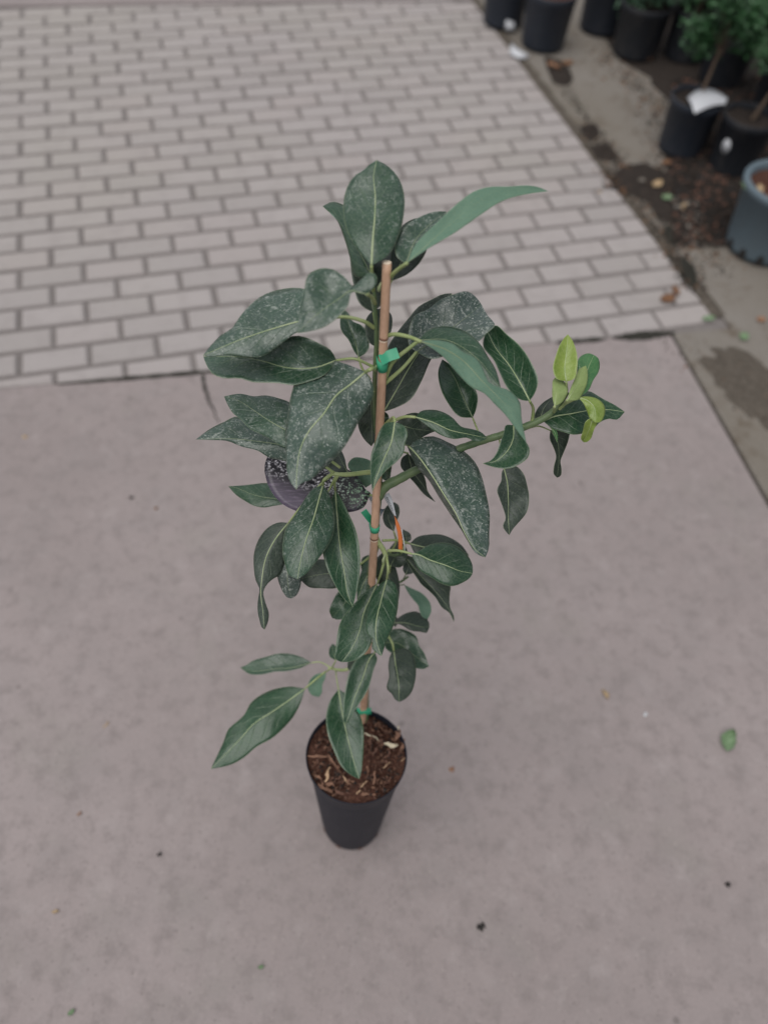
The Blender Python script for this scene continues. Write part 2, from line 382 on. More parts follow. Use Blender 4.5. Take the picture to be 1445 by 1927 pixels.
# crack running from the paver edge into the slab
def ribbon(px, wd, z, name, mat, parent, h=.0012):
    P = crom([(*gnd(x, y)[:2], 0) for x, y in px], 22); V = []; Fc = []
    r = random.Random(3)
    for i, p in enumerate(P):
        t = P[min(i+1, 21)]-P[max(i-1, 0)]; t /= np.linalg.norm(t); n = np.array([-t[1], t[0], 0])
        ww = wd*(1-.75*i/21)*(.7+.6*r.random()); j = (r.random()-.5)*wd
        V += [p+n*(j-ww)+(0, 0, z), p+n*j+(0, 0, z+h), p+n*(j+ww)+(0, 0, z)]
    for i in range(21):
        a = i*3; Fc += [(a, a+1, a+4, a+3), (a+1, a+2, a+5, a+4)]
    return link(name, mesh(name, V, Fc), mat, parent)
ribbon([(382, 706), (386, 730), (394, 755), (404, 778), (413, 795)], .006, .001, 'crack_dirt', M['moss'], con)
# dirt that has collected along the joint between slab and pavers (only a few runs, as seen)
def joint_dirt(s0, s1, wd, name='edge_dirt'):
    P = [eL+ed*s for s in np.linspace(s0, s1, 26)]; V = []; Fc = []; r = random.Random(int(s0*97))
    for i, p in enumerate(P):
        k = math.sin(math.pi*i/25)**.4
        ww = wd*k*(.6+.8*r.random()); q = p - en*.004
        V += [(*(q-en*ww), .001), (*q, .004+.003*k), (*(q+en*ww), .001)]
    for i in range(25):
        a = i*3; Fc += [(a, a+3, a+4, a+1), (a+1, a+4, a+5, a+2)]
    return link(name, mesh(name, V, Fc), M['moss'], con)
joint_dirt(0, .56, .008); joint_dirt(.62, 1.15, .004); joint_dirt(1.6, 1.78, .012); joint_dirt(1.80, 2.03, .020)

# pavers: running bond, each its own piece with chamfered edges
paving = empty('brick_paving', (0, 3, 0)); tag(paving, kind='structure')
bed0 = eL - ed*8.0 + en*.002; bed1 = eL + ed*2.45 + en*.002
link('joint_sand', mesh('joint_sand', [(*bed0, -.0085), (*bed1, -.0085), (*(bed1+en*(WIDTH+.012)), -.0085), (*(bed0+en*(WIDTH+.012)), -.0085)], [(0, 1, 2, 3)]), M['sand'], paving, smooth=False)
BL, BW, CH = .1940, .0895, .0065
def clip(poly, p0, n):
    o = []
    for i in range(len(poly)):
        a, b = poly[i], poly[(i+1) % len(poly)]; da, db = np.dot(np.array(a)-p0, n), np.dot(np.array(b)-p0, n)
        if da >= 0: o.append(a)
        if (da >= 0) != (db >= 0): s = da/(da-db); o.append((a[0]+(b[0]-a[0])*s, a[1]+(b[1]-a[1])*s))
    return o
def inset(poly, d):
    P = [np.array(p) for p in poly]; n = len(P); L = []
    for i in range(n):
        e = P[(i+1) % n]-P[i]; e /= max(np.linalg.norm(e), 1e-9); nn = np.array([-e[1], e[0]]); L.append((P[i]+nn*d, e))
    o = []
    for i in range(n):
        p, e = L[i-1]; q, g_ = L[i]; den = e[0]*g_[1]-e[1]*g_[0]
        if abs(den) < 1e-6: o.append(tuple(q)); continue
        s = ((q-p)[0]*g_[1]-(q-p)[1]*g_[0])/den; o.append(tuple(p+e*s))
    return o
def paver_geo(poly, top):
    n = len(poly); a = [(x, y, -.03) for x, y in poly]; b_ = [(x, y, top-CH*.75) for x, y in poly]; c = [(x, y, top) for x, y in inset(poly, CH)]
    V = a+b_+c; Fc = [tuple(range(2*n, 3*n))]
    for k in (0, n):
        for i in range(n): Fc.append((k+i, k+(i+1) % n, k+n+(i+1) % n, k+n+i))
    return V, Fc
full = [(-BL/2, -BW/2), (BL/2, -BW/2), (BL/2, BW/2), (-BL/2, BW/2)]
full_me = mesh('paver', *paver_geo(full, 0.0)); full_me.materials.append(M['paver'])
cand = []
for v in range(-4, 30):
    for k in range(-26, 13):
        u = k + (.5 if v % 2 == 0 else 0.0)       # centre of a brick between its two end joints
        c = np.array(grid2w(u, v)); a = GYAW + rng.gauss(0, .006)
        poly = [(c[0]+x*math.cos(a)-y*math.sin(a), c[1]+x*math.sin(a)+y*math.cos(a)) for x, y in full]
        jx, jy = rng.gauss(0, .0012), rng.gauss(0, .0012); poly = [(x+jx, y+jy) for x, y in poly]
        p2 = clip(clip(poly, eL+en*.006, en), eL+en*(WIDTH-.006), -en)
        rE = np.array(grid2w(10.97, 0)); rn = np.array([-math.cos(GYAW), -math.sin(GYAW)])
        p2 = clip(p2, rE, rn)
        if len(p2) < 3: continue
        ar = .5*abs(sum(p2[i][0]*p2[(i+1) % len(p2)][1]-p2[(i+1) % len(p2)][0]*p2[i][1] for i in range(len(p2))))
        if ar < .0022: continue
        q = np.array([c[0], c[1], 0])-CAM; d = q@Fv; px, py = 722.5+F_PX*(q@Rv)/d, 963.5-F_PX*(q@Vv)/d
        seen = -60 < px < 1500 and -20 < py < 760
        cand.append((0 if seen else 1, d, p2, ar > .99*BL*BW, (c[0]+jx, c[1]+jy), a))
cand.sort(key=lambda t: (t[0], t[1]))
rest = []; tint = []
for i, (s, d, poly, isfull, c, a) in enumerate(cand):
    top = rng.gauss(0, .0009)
    if i < 300:
        if isfull:
            o = bpy.data.objects.new('paver', full_me); COL.objects.link(o); o.parent = paving; o.matrix_parent_inverse = paving.matrix_world.inverted()
            o.location = (c[0], c[1], top); o.rotation_euler = (rng.gauss(0, .004), rng.gauss(0, .004), a)
        else:
            link('paver', mesh('paver', *paver_geo(poly, top)), M['paver'], paving, smooth=False)
    else:
        g_ = paver_geo(poly, top); rest.append(g_); tint += [rng.random()]*len(g_[0])
V, Fc = join(rest); me = mesh('pavers_beyond', V, Fc); at_ = me.attributes.new('tint', 'FLOAT', 'POINT'); at_.data.foreach_set('value', tint)
tag(link('pavers_beyond', me, M['paver_j'], paving, smooth=False), kind='stuff')

# dark soil filling the gap between the paver ends and the side pavement
def blob_sheet(name, pts, mat, h=.012, n=9, seed=1, parent=None, zb=0.0):
    """low irregular mound over a ground polygon"""
    r = random.Random(seed); P = crom(list(pts)+[pts[0]], 48)[:-1]; c = P.mean(0); V = []; Fc = []; m = len(P)
    for i in range(n+1):
        s = 1-i/n
        for k, p in enumerate(P):
            q = c+(p-c)*s*(1+(r.random()-.5)*.05*(i > 0)); z = zb+h*(1-s**3)+(r.random()-.5)*h*.5*(0 < i)
            if i == 0: z = zb-.003; q = c+(p-c)*(1+(r.random()-.5)*.22)
            V.append((q[0], q[1], max(z, zb-.003)))
    for i in range(n):
        for k in range(m): Fc.append((i*m+k, i*m+(k+1) % m, (i+1)*m+(k+1) % m, (i+1)*m+k))
    return link(name, mesh(name, V, Fc), mat, parent)
def gpts(px): return [tuple(gnd(x, y)[:2]) for x, y in px]
strip = [];  NS = 60
for i in range(NS):
    v = -2.3+30*i/(NS-1); strip.append(v)
V = []; Fc = []; r5 = random.Random(5)
for i, v in enumerate(strip):
    j = r5.random()
    for u, z in ((10.93, -.012), (10.99, -.003+.004*j), (11.07, -.002+.005*j), (11.14+.05*j, .0030), (11.17+.05*j, -.004)): V.append((*grid2w(u, v), z))
for i in range(NS-1):
    for k in range(4): a = i*5+k; Fc.append((a, a+1, a+6, a+5))
gap = link('gap_soil', mesh('gap_soil', V, Fc), M['gapdirt'], side)
tag(gap, kind='stuff')
for i, px in enumerate([[(1275, 480), (1292, 488), (1312, 525), (1305, 545), (1285, 520)], [(1252, 420), (1270, 430), (1276, 462), (1262, 465), (1245, 440)],
                        [(1150, 320), (1195, 300), (1250, 318), (1262, 372), (1272, 420), (1250, 425), (1215, 385), (1160, 360)], [(1085, 238), (1118, 232), (1128, 258), (1108, 268)],
                        [(1105, 275), (1140, 270), (1160, 305), (1128, 305)], [(1020, 105), (1048, 110), (1062, 165), (1046, 162), (1030, 140)]]):
    tag(blob_sheet('soil_spill', gpts(px), M['moss'] if i < 2 else M['mulch'], .012, 6, i, side), kind='stuff')
mul = blob_sheet('mulch', gpts([(1352, 512), (1330, 470), (1300, 425), (1268, 395), (1230, 352), (1238, 300), (1248, 262), (1238, 205), (1205, 168), (1165, 130), (1128, 96), (1095, 60), (1085, 30), (1200, -60), (1700, -60), (1800, 250), (1650, 480), (1445, 545)]), M['mulch'], .014, 10, 11); tag(mul, kind='stuff')
mul['label'] = 'dark damp mulch under the row of nursery pots'; mul['category'] = 'mulch'
def scatter(name, poly_px, count, mats, lo, hi, seed, parent, edge=.0):
    r = random.Random(seed); P = gpts(poly_px); n = len(P); parts = []
    per = [np.linalg.norm(np.array(P[(i+1) % n])-np.array(P[i])) for i in range(n)]
    for c_ in range(count):
        i = r.choices(range(n), per)[0]; t = r.random(); q = np.array(P[i])*(1-t)+np.array(P[(i+1) % n])*t; q = q+np.array([r.gauss(0, edge), r.gauss(0, edge)])
        L = r.uniform(lo, hi)*(1 if r.random() < .9 else 1.8); V = []
        a0 = r.uniform(0, 6.28)
        for k in range(5): a = a0+k*1.2566; V.append((q[0]+L*.5*math.cos(a)*r.uniform(.5, 1.1), q[1]+L*.4*math.sin(a)*r.uniform(.5, 1.1), .0005))
        V.append((q[0], q[1], .002+L*.45)); parts.append((V, [(k, (k+1) % 5, 5) for k in range(5)]))
    V, Fc = join(parts); me = mesh(name, V, Fc)
    for m_ in mats: me.materials.append(M[m_])
    me.polygons.foreach_set('material_index', [((i//5)*7919 % 13) % len(mats) for i in range(len(me.polygons))])
    return tag(link(name, me, None, parent, smooth=False), kind='stuff')
scatter('soil_crumbs', [(1352, 512), (1300, 425), (1268, 395), (1230, 352), (1245, 290), (1238, 205), (1165, 130), (1128, 96), (1238, 205), (1245, 290), (1230, 352), (1268, 395), (1300, 425)], 1500, ['mulch', 'dark_bit', 'litter_b'], .005, .016, 2, side, .045)
scatter('gap_crumbs', [(1312, 545), (1262, 460), (1200, 360), (1120, 250), (1050, 150), (1120, 250), (1200, 360), (1262, 460)], 900, ['moss', 'mulch', 'gapdirt'], .004, .014, 3, side, .022)
scatter('dirt_crumbs', [(1290, 668), (1400, 700), (1445, 800), (1380, 700)], 260, ['base', 'litter_b', 'mulch'], .004, .010, 4, side, .05)
scatter('spill_crumbs', [(1275, 480), (1312, 545), (1262, 440), (1272, 420), (1215, 385), (1160, 360), (1150, 320), (1250, 318), (1262, 372), (1160, 300), (1110, 250), (1140, 290)], 1700, ['moss', 'mulch', 'mulch', 'litter_b'], .004, .016, 6, side, .028)
def fill(name, x0, x1, y0, y1, count, mats, lo, hi, seed, parent, zb=.012):
    r = random.Random(seed); parts = []
    for c_ in range(count):
        q = gnd(r.uniform(x0, x1), r.uniform(y0, y1)); L = r.uniform(lo, hi); V = []; a0 = r.uniform(0, 6.28)
        for k in range(5): a = a0+k*1.2566; V.append((q[0]+L*.6*math.cos(a)*r.uniform(.4, 1.1), q[1]+L*.35*math.sin(a)*r.uniform(.5, 1.1), zb))
        V.append((q[0], q[1], zb+L*.4)); parts.append((V, [(k, (k+1) % 5, 5) for k in range(5)]))
    V, Fc = join(parts); me = mesh(name, V, Fc)
    for m_ in mats: me.materials.append(M[m_])
    me.polygons.foreach_set('material_index', [((i//5)*7919 % 13) % len(mats) for i in range(len(me.polygons))])
    return tag(link(name, me, None, parent, smooth=False), kind='stuff')
fill('bark_crumbs', 1262, 1445, 150, 470, 2600, ['mulch', 'dark_bit', 'mulch', 'chip_d', 'mulch'], .010, .030, 9, mul)
dirt = blob_sheet('dirt', gpts([(1290, 668), (1330, 640), (1400, 650), (1445, 690), (1560, 720), (1600, 900), (1500, 860), (1400, 790), (1330, 730)]), M['gapdirt'], .005, 7, 4); tag(dirt, 'thin brown dirt spilled along the edge of the concrete slab', 'dirt', kind='stuff')

# ------------------------------------------------------------------ the avocado plant's pot
PB = gnd(661, 1548); PX, PY = float(PB[0])+.001, float(PB[1]); PH = .44; SXR, SYR = 1.0, .945
pot = empty('plant_pot', (PX, PY, 0)); tag(pot, 'tall tapered black plastic pot holding the avocado plant', 'plant pot')
prof = [(.0, .004), (.052, .004), (.0555, .0), (.0585, .004), (.0600, .012), (.0625, .05), (.0780, PH-.060), (.0795, PH-.028), (.0828, PH-.024), (.0843, PH-.004), (.0846, PH), (.0838, PH+.0012), (.0828, PH-.001), (.0815, PH-.02), (.0770, PH-.06), (.0720, PH-.14)]
V, Fc = lathe(prof, 72, (PX, PY, 0), SXR, SYR)
link('pot_wall', mesh('pot_wall', V, Fc), M['pot'], pot)
for k in range(8):
    a = math.pi/8+k*math.pi/4; c, s = math.cos(a), math.sin(a); R0 = .0606
    bm = bmesh.new()
    vs = []
    for (dw, z) in ((-.005, .006), (.005, .006), (.0045, .016), (-.0045, .016)):
        rr = R0+.0001+z*.06-.0002; vs.append(bm.verts.new((PX+rr*c-dw*s, PY+(rr*s+dw*c)*SYR, z)))
    bm.faces.new(vs); r_ = bmesh.ops.extrude_face_region(bm, geom=bm.faces[:]); bmesh.ops.translate(bm, vec=(-c*.004, -s*.004, 0), verts=[v for v in r_['geom'] if isinstance(v, bmesh.types.BMVert)])
    link('drain_hole', bm_mesh('drain_hole', bm), M['chip_d'], pot, smooth=False)
# soil surface
r8 = random.Random(8); V = []; Fc = []; NR, NSG = 22, 72; SZ = PH-.014
for i in range(NR+1):
    rr = .0818*i/NR
    for k in range(NSG):
        a = 2*math.pi*k/NSG; x, y = rr*math.cos(a)*SXR, rr*math.sin(a)*SYR
        z = SZ+.004*math.sin(x*70+1)+.003*math.cos(y*95)+(r8.random()-.5)*.005 - .006*(y > .05)
        V.append((PX+x, PY+y, z))
for i in range(NR):
    for k in range(NSG): Fc.append((i*NSG+k, i*NSG+(k+1) % NSG, (i+1)*NSG+(k+1) % NSG, (i+1)*NSG+k))
soil = link('soil', mesh('soil', V, Fc), M['soil'], pot)
def chip_geo(L, Wd, T, seed):
    r = random.Random(seed); V = []; n = 4
    for i in range(n+1):
        t = i/n; w_ = Wd*(.15+.85*math.sin(math.pi*(.08+.80*t)))*(.45+.9*r.random()); b_ = (r.random()-.5)*T*2.4; y0 = (r.random()-.5)*Wd*.7
        for sx, sz in ((-1, -1), (1, -1), (1, 1), (-1, 1)): V.append(((t-.5)*L+(r.random()-.5)*L*.08, y0+sx*w_/2, sz*T/2*(.6+.6*r.random())+b_))
    Fc = [(0, 3, 2, 1), (n*4, n*4+1, n*4+2, n*4+3)]
    for i in range(n):
        for k in range(4): Fc.append((i*4+k, i*4+(k+1) % 4, (i+1)*4+(k+1) % 4, (i+1)*4+k))
    return V, Fc
chip_me = {}
for key, mt in (('l', 'chip_l'), ('w', 'chip_w'), ('m', 'chip_m'), ('d', 'chip_d')):
    chip_me[key] = []
    for s in range(4):
        me = mesh('wood_chip', *chip_geo(1.0, .32, .16, s+ord(key))); me.materials.append(M[mt]); chip_me[key].append(me)
def chip(px, py, ang, L, key, lift=.004, tilt=0.0, wid=1.0):
    g_ = gnd(px, py, SZ); o = bpy.data.objects.new('wood_chip', rng.choice(chip_me[key])); COL.objects.link(o); o.parent = soil; o.matrix_parent_inverse = soil.matrix_world.inverted()
    o.location = (g_[0], g_[1], SZ+lift); o.rotation_euler = (rng.uniform(-.3, .3), tilt, ang); o.scale = (L*.9, L*wid*.8, L*.7)
for a in ((617, 1460, 1.5, .026, 'l', .007, -.2, .9), (735, 1404, .05, .026, 'w', .006, .1, .9), (708, 1392, -.5, .022, 'w', .005, .1, .35), (692, 1385, -.25, .020, 'w', .005, 0, .35), (748, 1385, 1.4, .030, 'm', .010, .5, .9), (757, 1405, 1.3, .034, 'm', .008, .4, .8),
          (690, 1497, .1, .030, 'm', .006, 0, .6), (672, 1497, .9, .018, 'l', .006, 0, .7), (650, 1470, -.7, .018, 'l', .006, .2, .7), (704, 1466, 1.5, .024, 'm', .008, -.4, .8), (612, 1486, -.4, .030, 'm', .005, 0, .9), (727, 1442, .9, .017, 'l', .006, .2, .5),
          (598, 1428, .1, .036, 'm', .012, .1, .35), (630, 1440, -.8, .040, 'm', .005, .05, .5), (684, 1478, .9, .016, 'l', .007, .1, .6), (716, 1350, -.4, .016, 'm', .005, 0, .8), (748, 1375, 1.6, .016, 'w', .016, .9, .5), (758, 1432, .7, .010, 'l', .006, 0, .6), (640, 1492, -.3, .022, 'd', .006, 0, 1.)):
    chip(*a)
for i in range(70):
    a = rng.uniform(0, 6.28); rr = .074*math.sqrt(rng.random()); o = bpy.data.objects.new('wood_chip', rng.choice(chip_me[rng.choice('dddddddmm')])); COL.objects.link(o); o.parent = soil; o.matrix_parent_inverse = soil.matrix_world.inverted()
    L = rng.uniform(.006, .016); o.location = (PX+rr*math.cos(a), PY+rr*math.sin(a)*SYR, SZ+rng.uniform(.001, .006)); o.rotation_euler = (rng.uniform(-.5, .5), rng.uniform(-.5, .5), rng.uniform(0, 6.28)); o.scale = (L, L*rng.uniform(.4, 1.2), L)
parts = []
for i in range(700):
    a = rng.uniform(0, 6.28); rr = .078*math.sqrt(rng.random()); L = rng.uniform(.002, .007)
    v, f_ = chip_geo(L, L*rng.uniform(.3, .8), L*.4, i); e = Matrix.Rotation(rng.uniform(0, 6.28), 3, 'Z') @ Matrix.Rotation(rng.uniform(-.7, .7), 3, 'Y')
    parts.append(([tuple(e @ Vector(q) + Vector((PX+rr*math.cos(a), PY+rr*math.sin(a)*SYR, SZ+rng.uniform(0, .005)))) for q in v], f_))
V, Fc = join(parts); me = mesh('bark_crumbs', V, Fc)
for k in ('chip_d', 'chip_m', 'dark_bit', 'chip_l'): me.materials.append(M[k])
nf = len(parts[0][1]); me.polygons.foreach_set('material_index', [(0, 0, 1, 2, 0, 2, 1, 0, 1, 0, 2, 0)[(i//nf) % 12] for i in range(len(me.polygons))])
tag(link('bark_crumbs', me, None, soil), kind='stuff')

# ------------------------------------------------------------------ bamboo stake and ties
SB = gnd(680, 1360, .42); ST = at(727, 495, .80); DB = (CAM_H-.42)/-ray(680, 1360)[2]
SDIR = (ST-SB)/np.linalg.norm(ST-SB)
def Ds(y): return 1.0/(1/DB+(1360-y)*(1/.80-1/DB)/(1360-495))          # distance of the stake along the view, by picture height
s_bot = SB - SDIR*.16
L_st = float(np.linalg.norm(ST-s_bot)); pts = []; rad = []; nodes = [.20, .43, .66, .905]
for i in range(90):
    t = i/89; bend = .004*math.sin(t*3.0); rr = .0064-.0015*t
    for n_ in nodes:
        dd = (t-n_)*L_st
        rr += .0008*math.exp(-(dd/.004)**2) - .00055*math.exp(-((dd-.006)/.003)**2)
    pts.append(s_bot+SDIR*L_st*t+Rv*bend); rad.append(rr)
stake = empty('bamboo_stake', tuple(s_bot)); tag(stake, 'tan bamboo stake rising from the pot beside the avocado stem', 'plant stake')
V, Fc = tube(pts, rad, 14); link('cane', mesh('cane', V, Fc), M['bamboo'], stake)
top = pts[-1]; tn = SDIR
V, Fc = tube([top-tn*.0003, top+tn*.0012, top+tn*.0016], [rad[-1]*.985, rad[-1]*.95, rad[-1]*.80], 14); link('cut_end', mesh('cut_end', V, Fc), M['cut'], stake)
def pix(P):
    q = np.array(P)-CAM; d = q@Fv; return 722.5+F_PX*(q@Rv)/d, 963.5-F_PX*(q@Vv)/d, d
def stake_pt(y):
    lo, hi = 0.0, 88.999
    for _ in range(40):
        m_ = (lo+hi)/2; i = int(m_); q = pts[i]+(pts[i+1]-pts[i])*(m_-i)
        if pix(q)[1] > y: lo = m_
        else: hi = m_
    i = int(lo); return pts[i]+(pts[i+1]-pts[i])*(lo-i), rad[i]
for yy in (636, 1012):
    c_, r_ = stake_pt(yy); V, Fc = tube([c_-SDIR*.0022, c_-SDIR*.0012, c_+SDIR*.0002, c_+SDIR*.0012], [r_*1.00, r_*1.07, r_*1.09, r_*1.02], 14); link('cane_joint', mesh('cane_joint', V, Fc), M['chip_m'], stake)
    V, Fc = tube([c_-SDIR*.0036, c_-SDIR*.0030, c_-SDIR*.0022], [r_*1.0, r_*1.06, r_*1.0], 14); link('cane_joint', mesh('cane_joint', V, Fc), M['cut'], stake)
def tie(y, h, tail, label, off=.005):
    """green tape loop round stake and stem, with a free tail"""
    c, r0 = stake_pt(y); ax = SDIR; e1 = Rv-ax*np.dot(Rv, ax); e1 /= np.linalg.norm(e1); e2 = np.cross(ax, e1)     # e2 points away from camera-ish
    if np.dot(e2, Fv) < 0: e2 = -e2
    root = empty('plant_tie', tuple(c)); tag(root, label, 'plant tie', 'green tape ties on the stake'); V = []; Fc = []
    ring = []
    n = 32
    for k in range(n):
        a = 2*math.pi*k/n; x = math.cos(a)*(r0+.0012); z = math.sin(a)*(r0+.0012)
        if math.sin(a) > 0: z = math.sin(a)*(r0+.011); x -= off*math.sin(a)*.9
        ring.append(c+e1*x+e2*z)
    for k in range(n):
        a = 2*math.pi*k/n; lift = .0018*math.sin(a)
        V += [ring[k]-ax*(h/2)+ax*lift, ring[k]+ax*(h/2)+ax*lift]
    for k in range(n): j = (k+1) % n; Fc.append((2*k, 2*j, 2*j+1, 2*k+1))
    me = mesh('tape_loop', V, Fc); o = link('tape_loop', me, M['tie'], root); md = o.modifiers.new('thick', 'SOLIDIFY'); md.thickness = .0005
    if tail:
        P = crom([at(x, yy, dd) for x, yy, dd in tail], 10); V = []; Fc = []
        for i, p in enumerate(P):
            t = P[min(i+1, 9)]-P[max(i-1, 0)]; t /= np.linalg.norm(t); nrm = np.cross(t, -Fv); nrm /= np.linalg.norm(nrm); V += [p-nrm*h*.46, p+nrm*h*.46]
        for i in range(9): Fc.append((2*i, 2*i+2, 2*i+3, 2*i+1))
        o = link('tape_tail', mesh('tape_tail', V, Fc), M['tie'], root, smooth=False); md = o.modifiers.new('thick', 'SOLIDIFY'); md.thickness = .0005
    return root
tie(685, .0135, [(716, 678, Ds(680)-.0085), (731, 670, Ds(670)-.0085), (749, 664, Ds(665)-.006)], 'green tape tie with a free tail high on the bamboo stake')
tie(992, .0095, [(704, 987, Ds(985)+.014), (698, 979, Ds(978)+.014), (690, 969, Ds(968)+.010), (684, 961, Ds(960)+.008)], 'green tape tie with an upturned end on the stake below the fruit picture tag')
tb = empty('plant_tie', tuple(at(685, 1338, Ds(1338)))); tag(tb, 'folded green tape tie on the stem at the pot rim', 'plant tie', 'green tape ties on the stake')
V = []; Fc = []
for k in range(9):
    a = math.pi*(-.1+1.2*k/8); c = at(685, 1338, Ds(1338)-.010+.012*abs(k-4)/4)+Rv*(.0115*math.cos(a)); hh = .0045+.002*(k % 2)
    V += [c-Vv*hh, c+Vv*hh]
for k in range(8): Fc.append((2*k, 2*k+2, 2*k+3, 2*k+1))
o = link('tape_loop', mesh('tape_loop', V, Fc), M['tie'], tb); md = o.modifiers.new('thick', 'SOLIDIFY'); md.thickness = .0012

# ------------------------------------------------------------------ the avocado plant
plant = empty('avocado_plant', (PX, PY, SZ)); tag(plant, 'young avocado plant with large drooping dark green leaves growing in the tall pot', 'avocado plant')
def limb(name, px, radii, mat, parent=None, n=None, seg=10, jit=0.0):
    n = n or len(px)*5
    P = crom([at(x, y, d) for x, y, d in px], n); R_ = np.interp(np.linspace(0, 1, n), np.linspace(0, 1, len(radii)), radii)
    R_ = [r*(1+jit*math.sin(i*2.1)) for i, r in enumerate(R_)]
    V, Fc = tube(P, R_, seg); return link(name, mesh(name, V, Fc), mat, parent or plant)
stemd = [(686, 1366, DB+.004), (687, 1340, Ds(1340)+.010), (688, 1250, Ds(1250)+.012), (694, 1150, Ds(1150)+.014), (699, 1060, Ds(1060)+.013), (706, 1005, Ds(1005)+.008), (710, 965, Ds(965)+.008), (714, 925, Ds(925)+.010), (712, 870, Ds(870)+.012), (707, 800, Ds(800)+.012), (705, 740, Ds(740)+.011), (706, 690, Ds(690)+.009), (708, 640, Ds(640)+.008), (707, 600, Ds(600)+.008), (706, 570, Ds(570)+.007), (704, 545, Ds(545)+.006), (702, 525, Ds(525)+.008)]
limb('stem', stemd, [.0066, .0064, .0060, .0056, .0054, .0052, .0056, .0060, .0046, .0042, .0040, .0038, .0034, .0030, .0027, .0023, .0014], M['stem'], n=100, seg=12, jit=.04)
limb('branch', [(711, 935, Ds(930)+.008), (722, 918, 1.000), (752, 901, .995), (800, 876, .985), (850, 850, .972), (900, 832, .960), (945, 818, .95), (990, 802, .94), (1030, 782, .932), (1055, 757, .925), (1068, 738, .92)], [.0072, .0066, .0058, .0054, .0050, .0048, .0046, .0046, .0045, .0038, .0022], M['stem'], n=60, seg=10, jit=.05)
limb('branch', [(709, 888, Ds(888)+.012), (690, 889, .985), (665, 892, .978), (648, 893, .972), (628, 890, .970), (616, 880, .972)], [.0036, .0032, .0030, .0030, .0024, .0016], M['pet'], n=36, jit=.04)
limb('branch', [(690, 1240, Ds(1240)+.010), (668, 1254, 1.262), (645, 1261, 1.264), (628, 1259, 1.264), (618, 1256, 1.262)], [.0034, .0028, .0026, .0026, .0018], M['pet'], n=30, jit=.04)
limb('branch', [(705, 1008, Ds(1005)+.004), (713, 1022, 1.060), (722, 1036, 1.062), (727, 1048, 1.062)], [.0046, .0036, .0036, .0030], M['pet'], n=24, jit=.05)
limb('branch', [(718, 1098, 1.14), (740, 1100, 1.155), (755, 1094, 1.158), (768, 1085, 1.155)], [.0026, .0022, .0020, .0016], M['stem'], n=20)

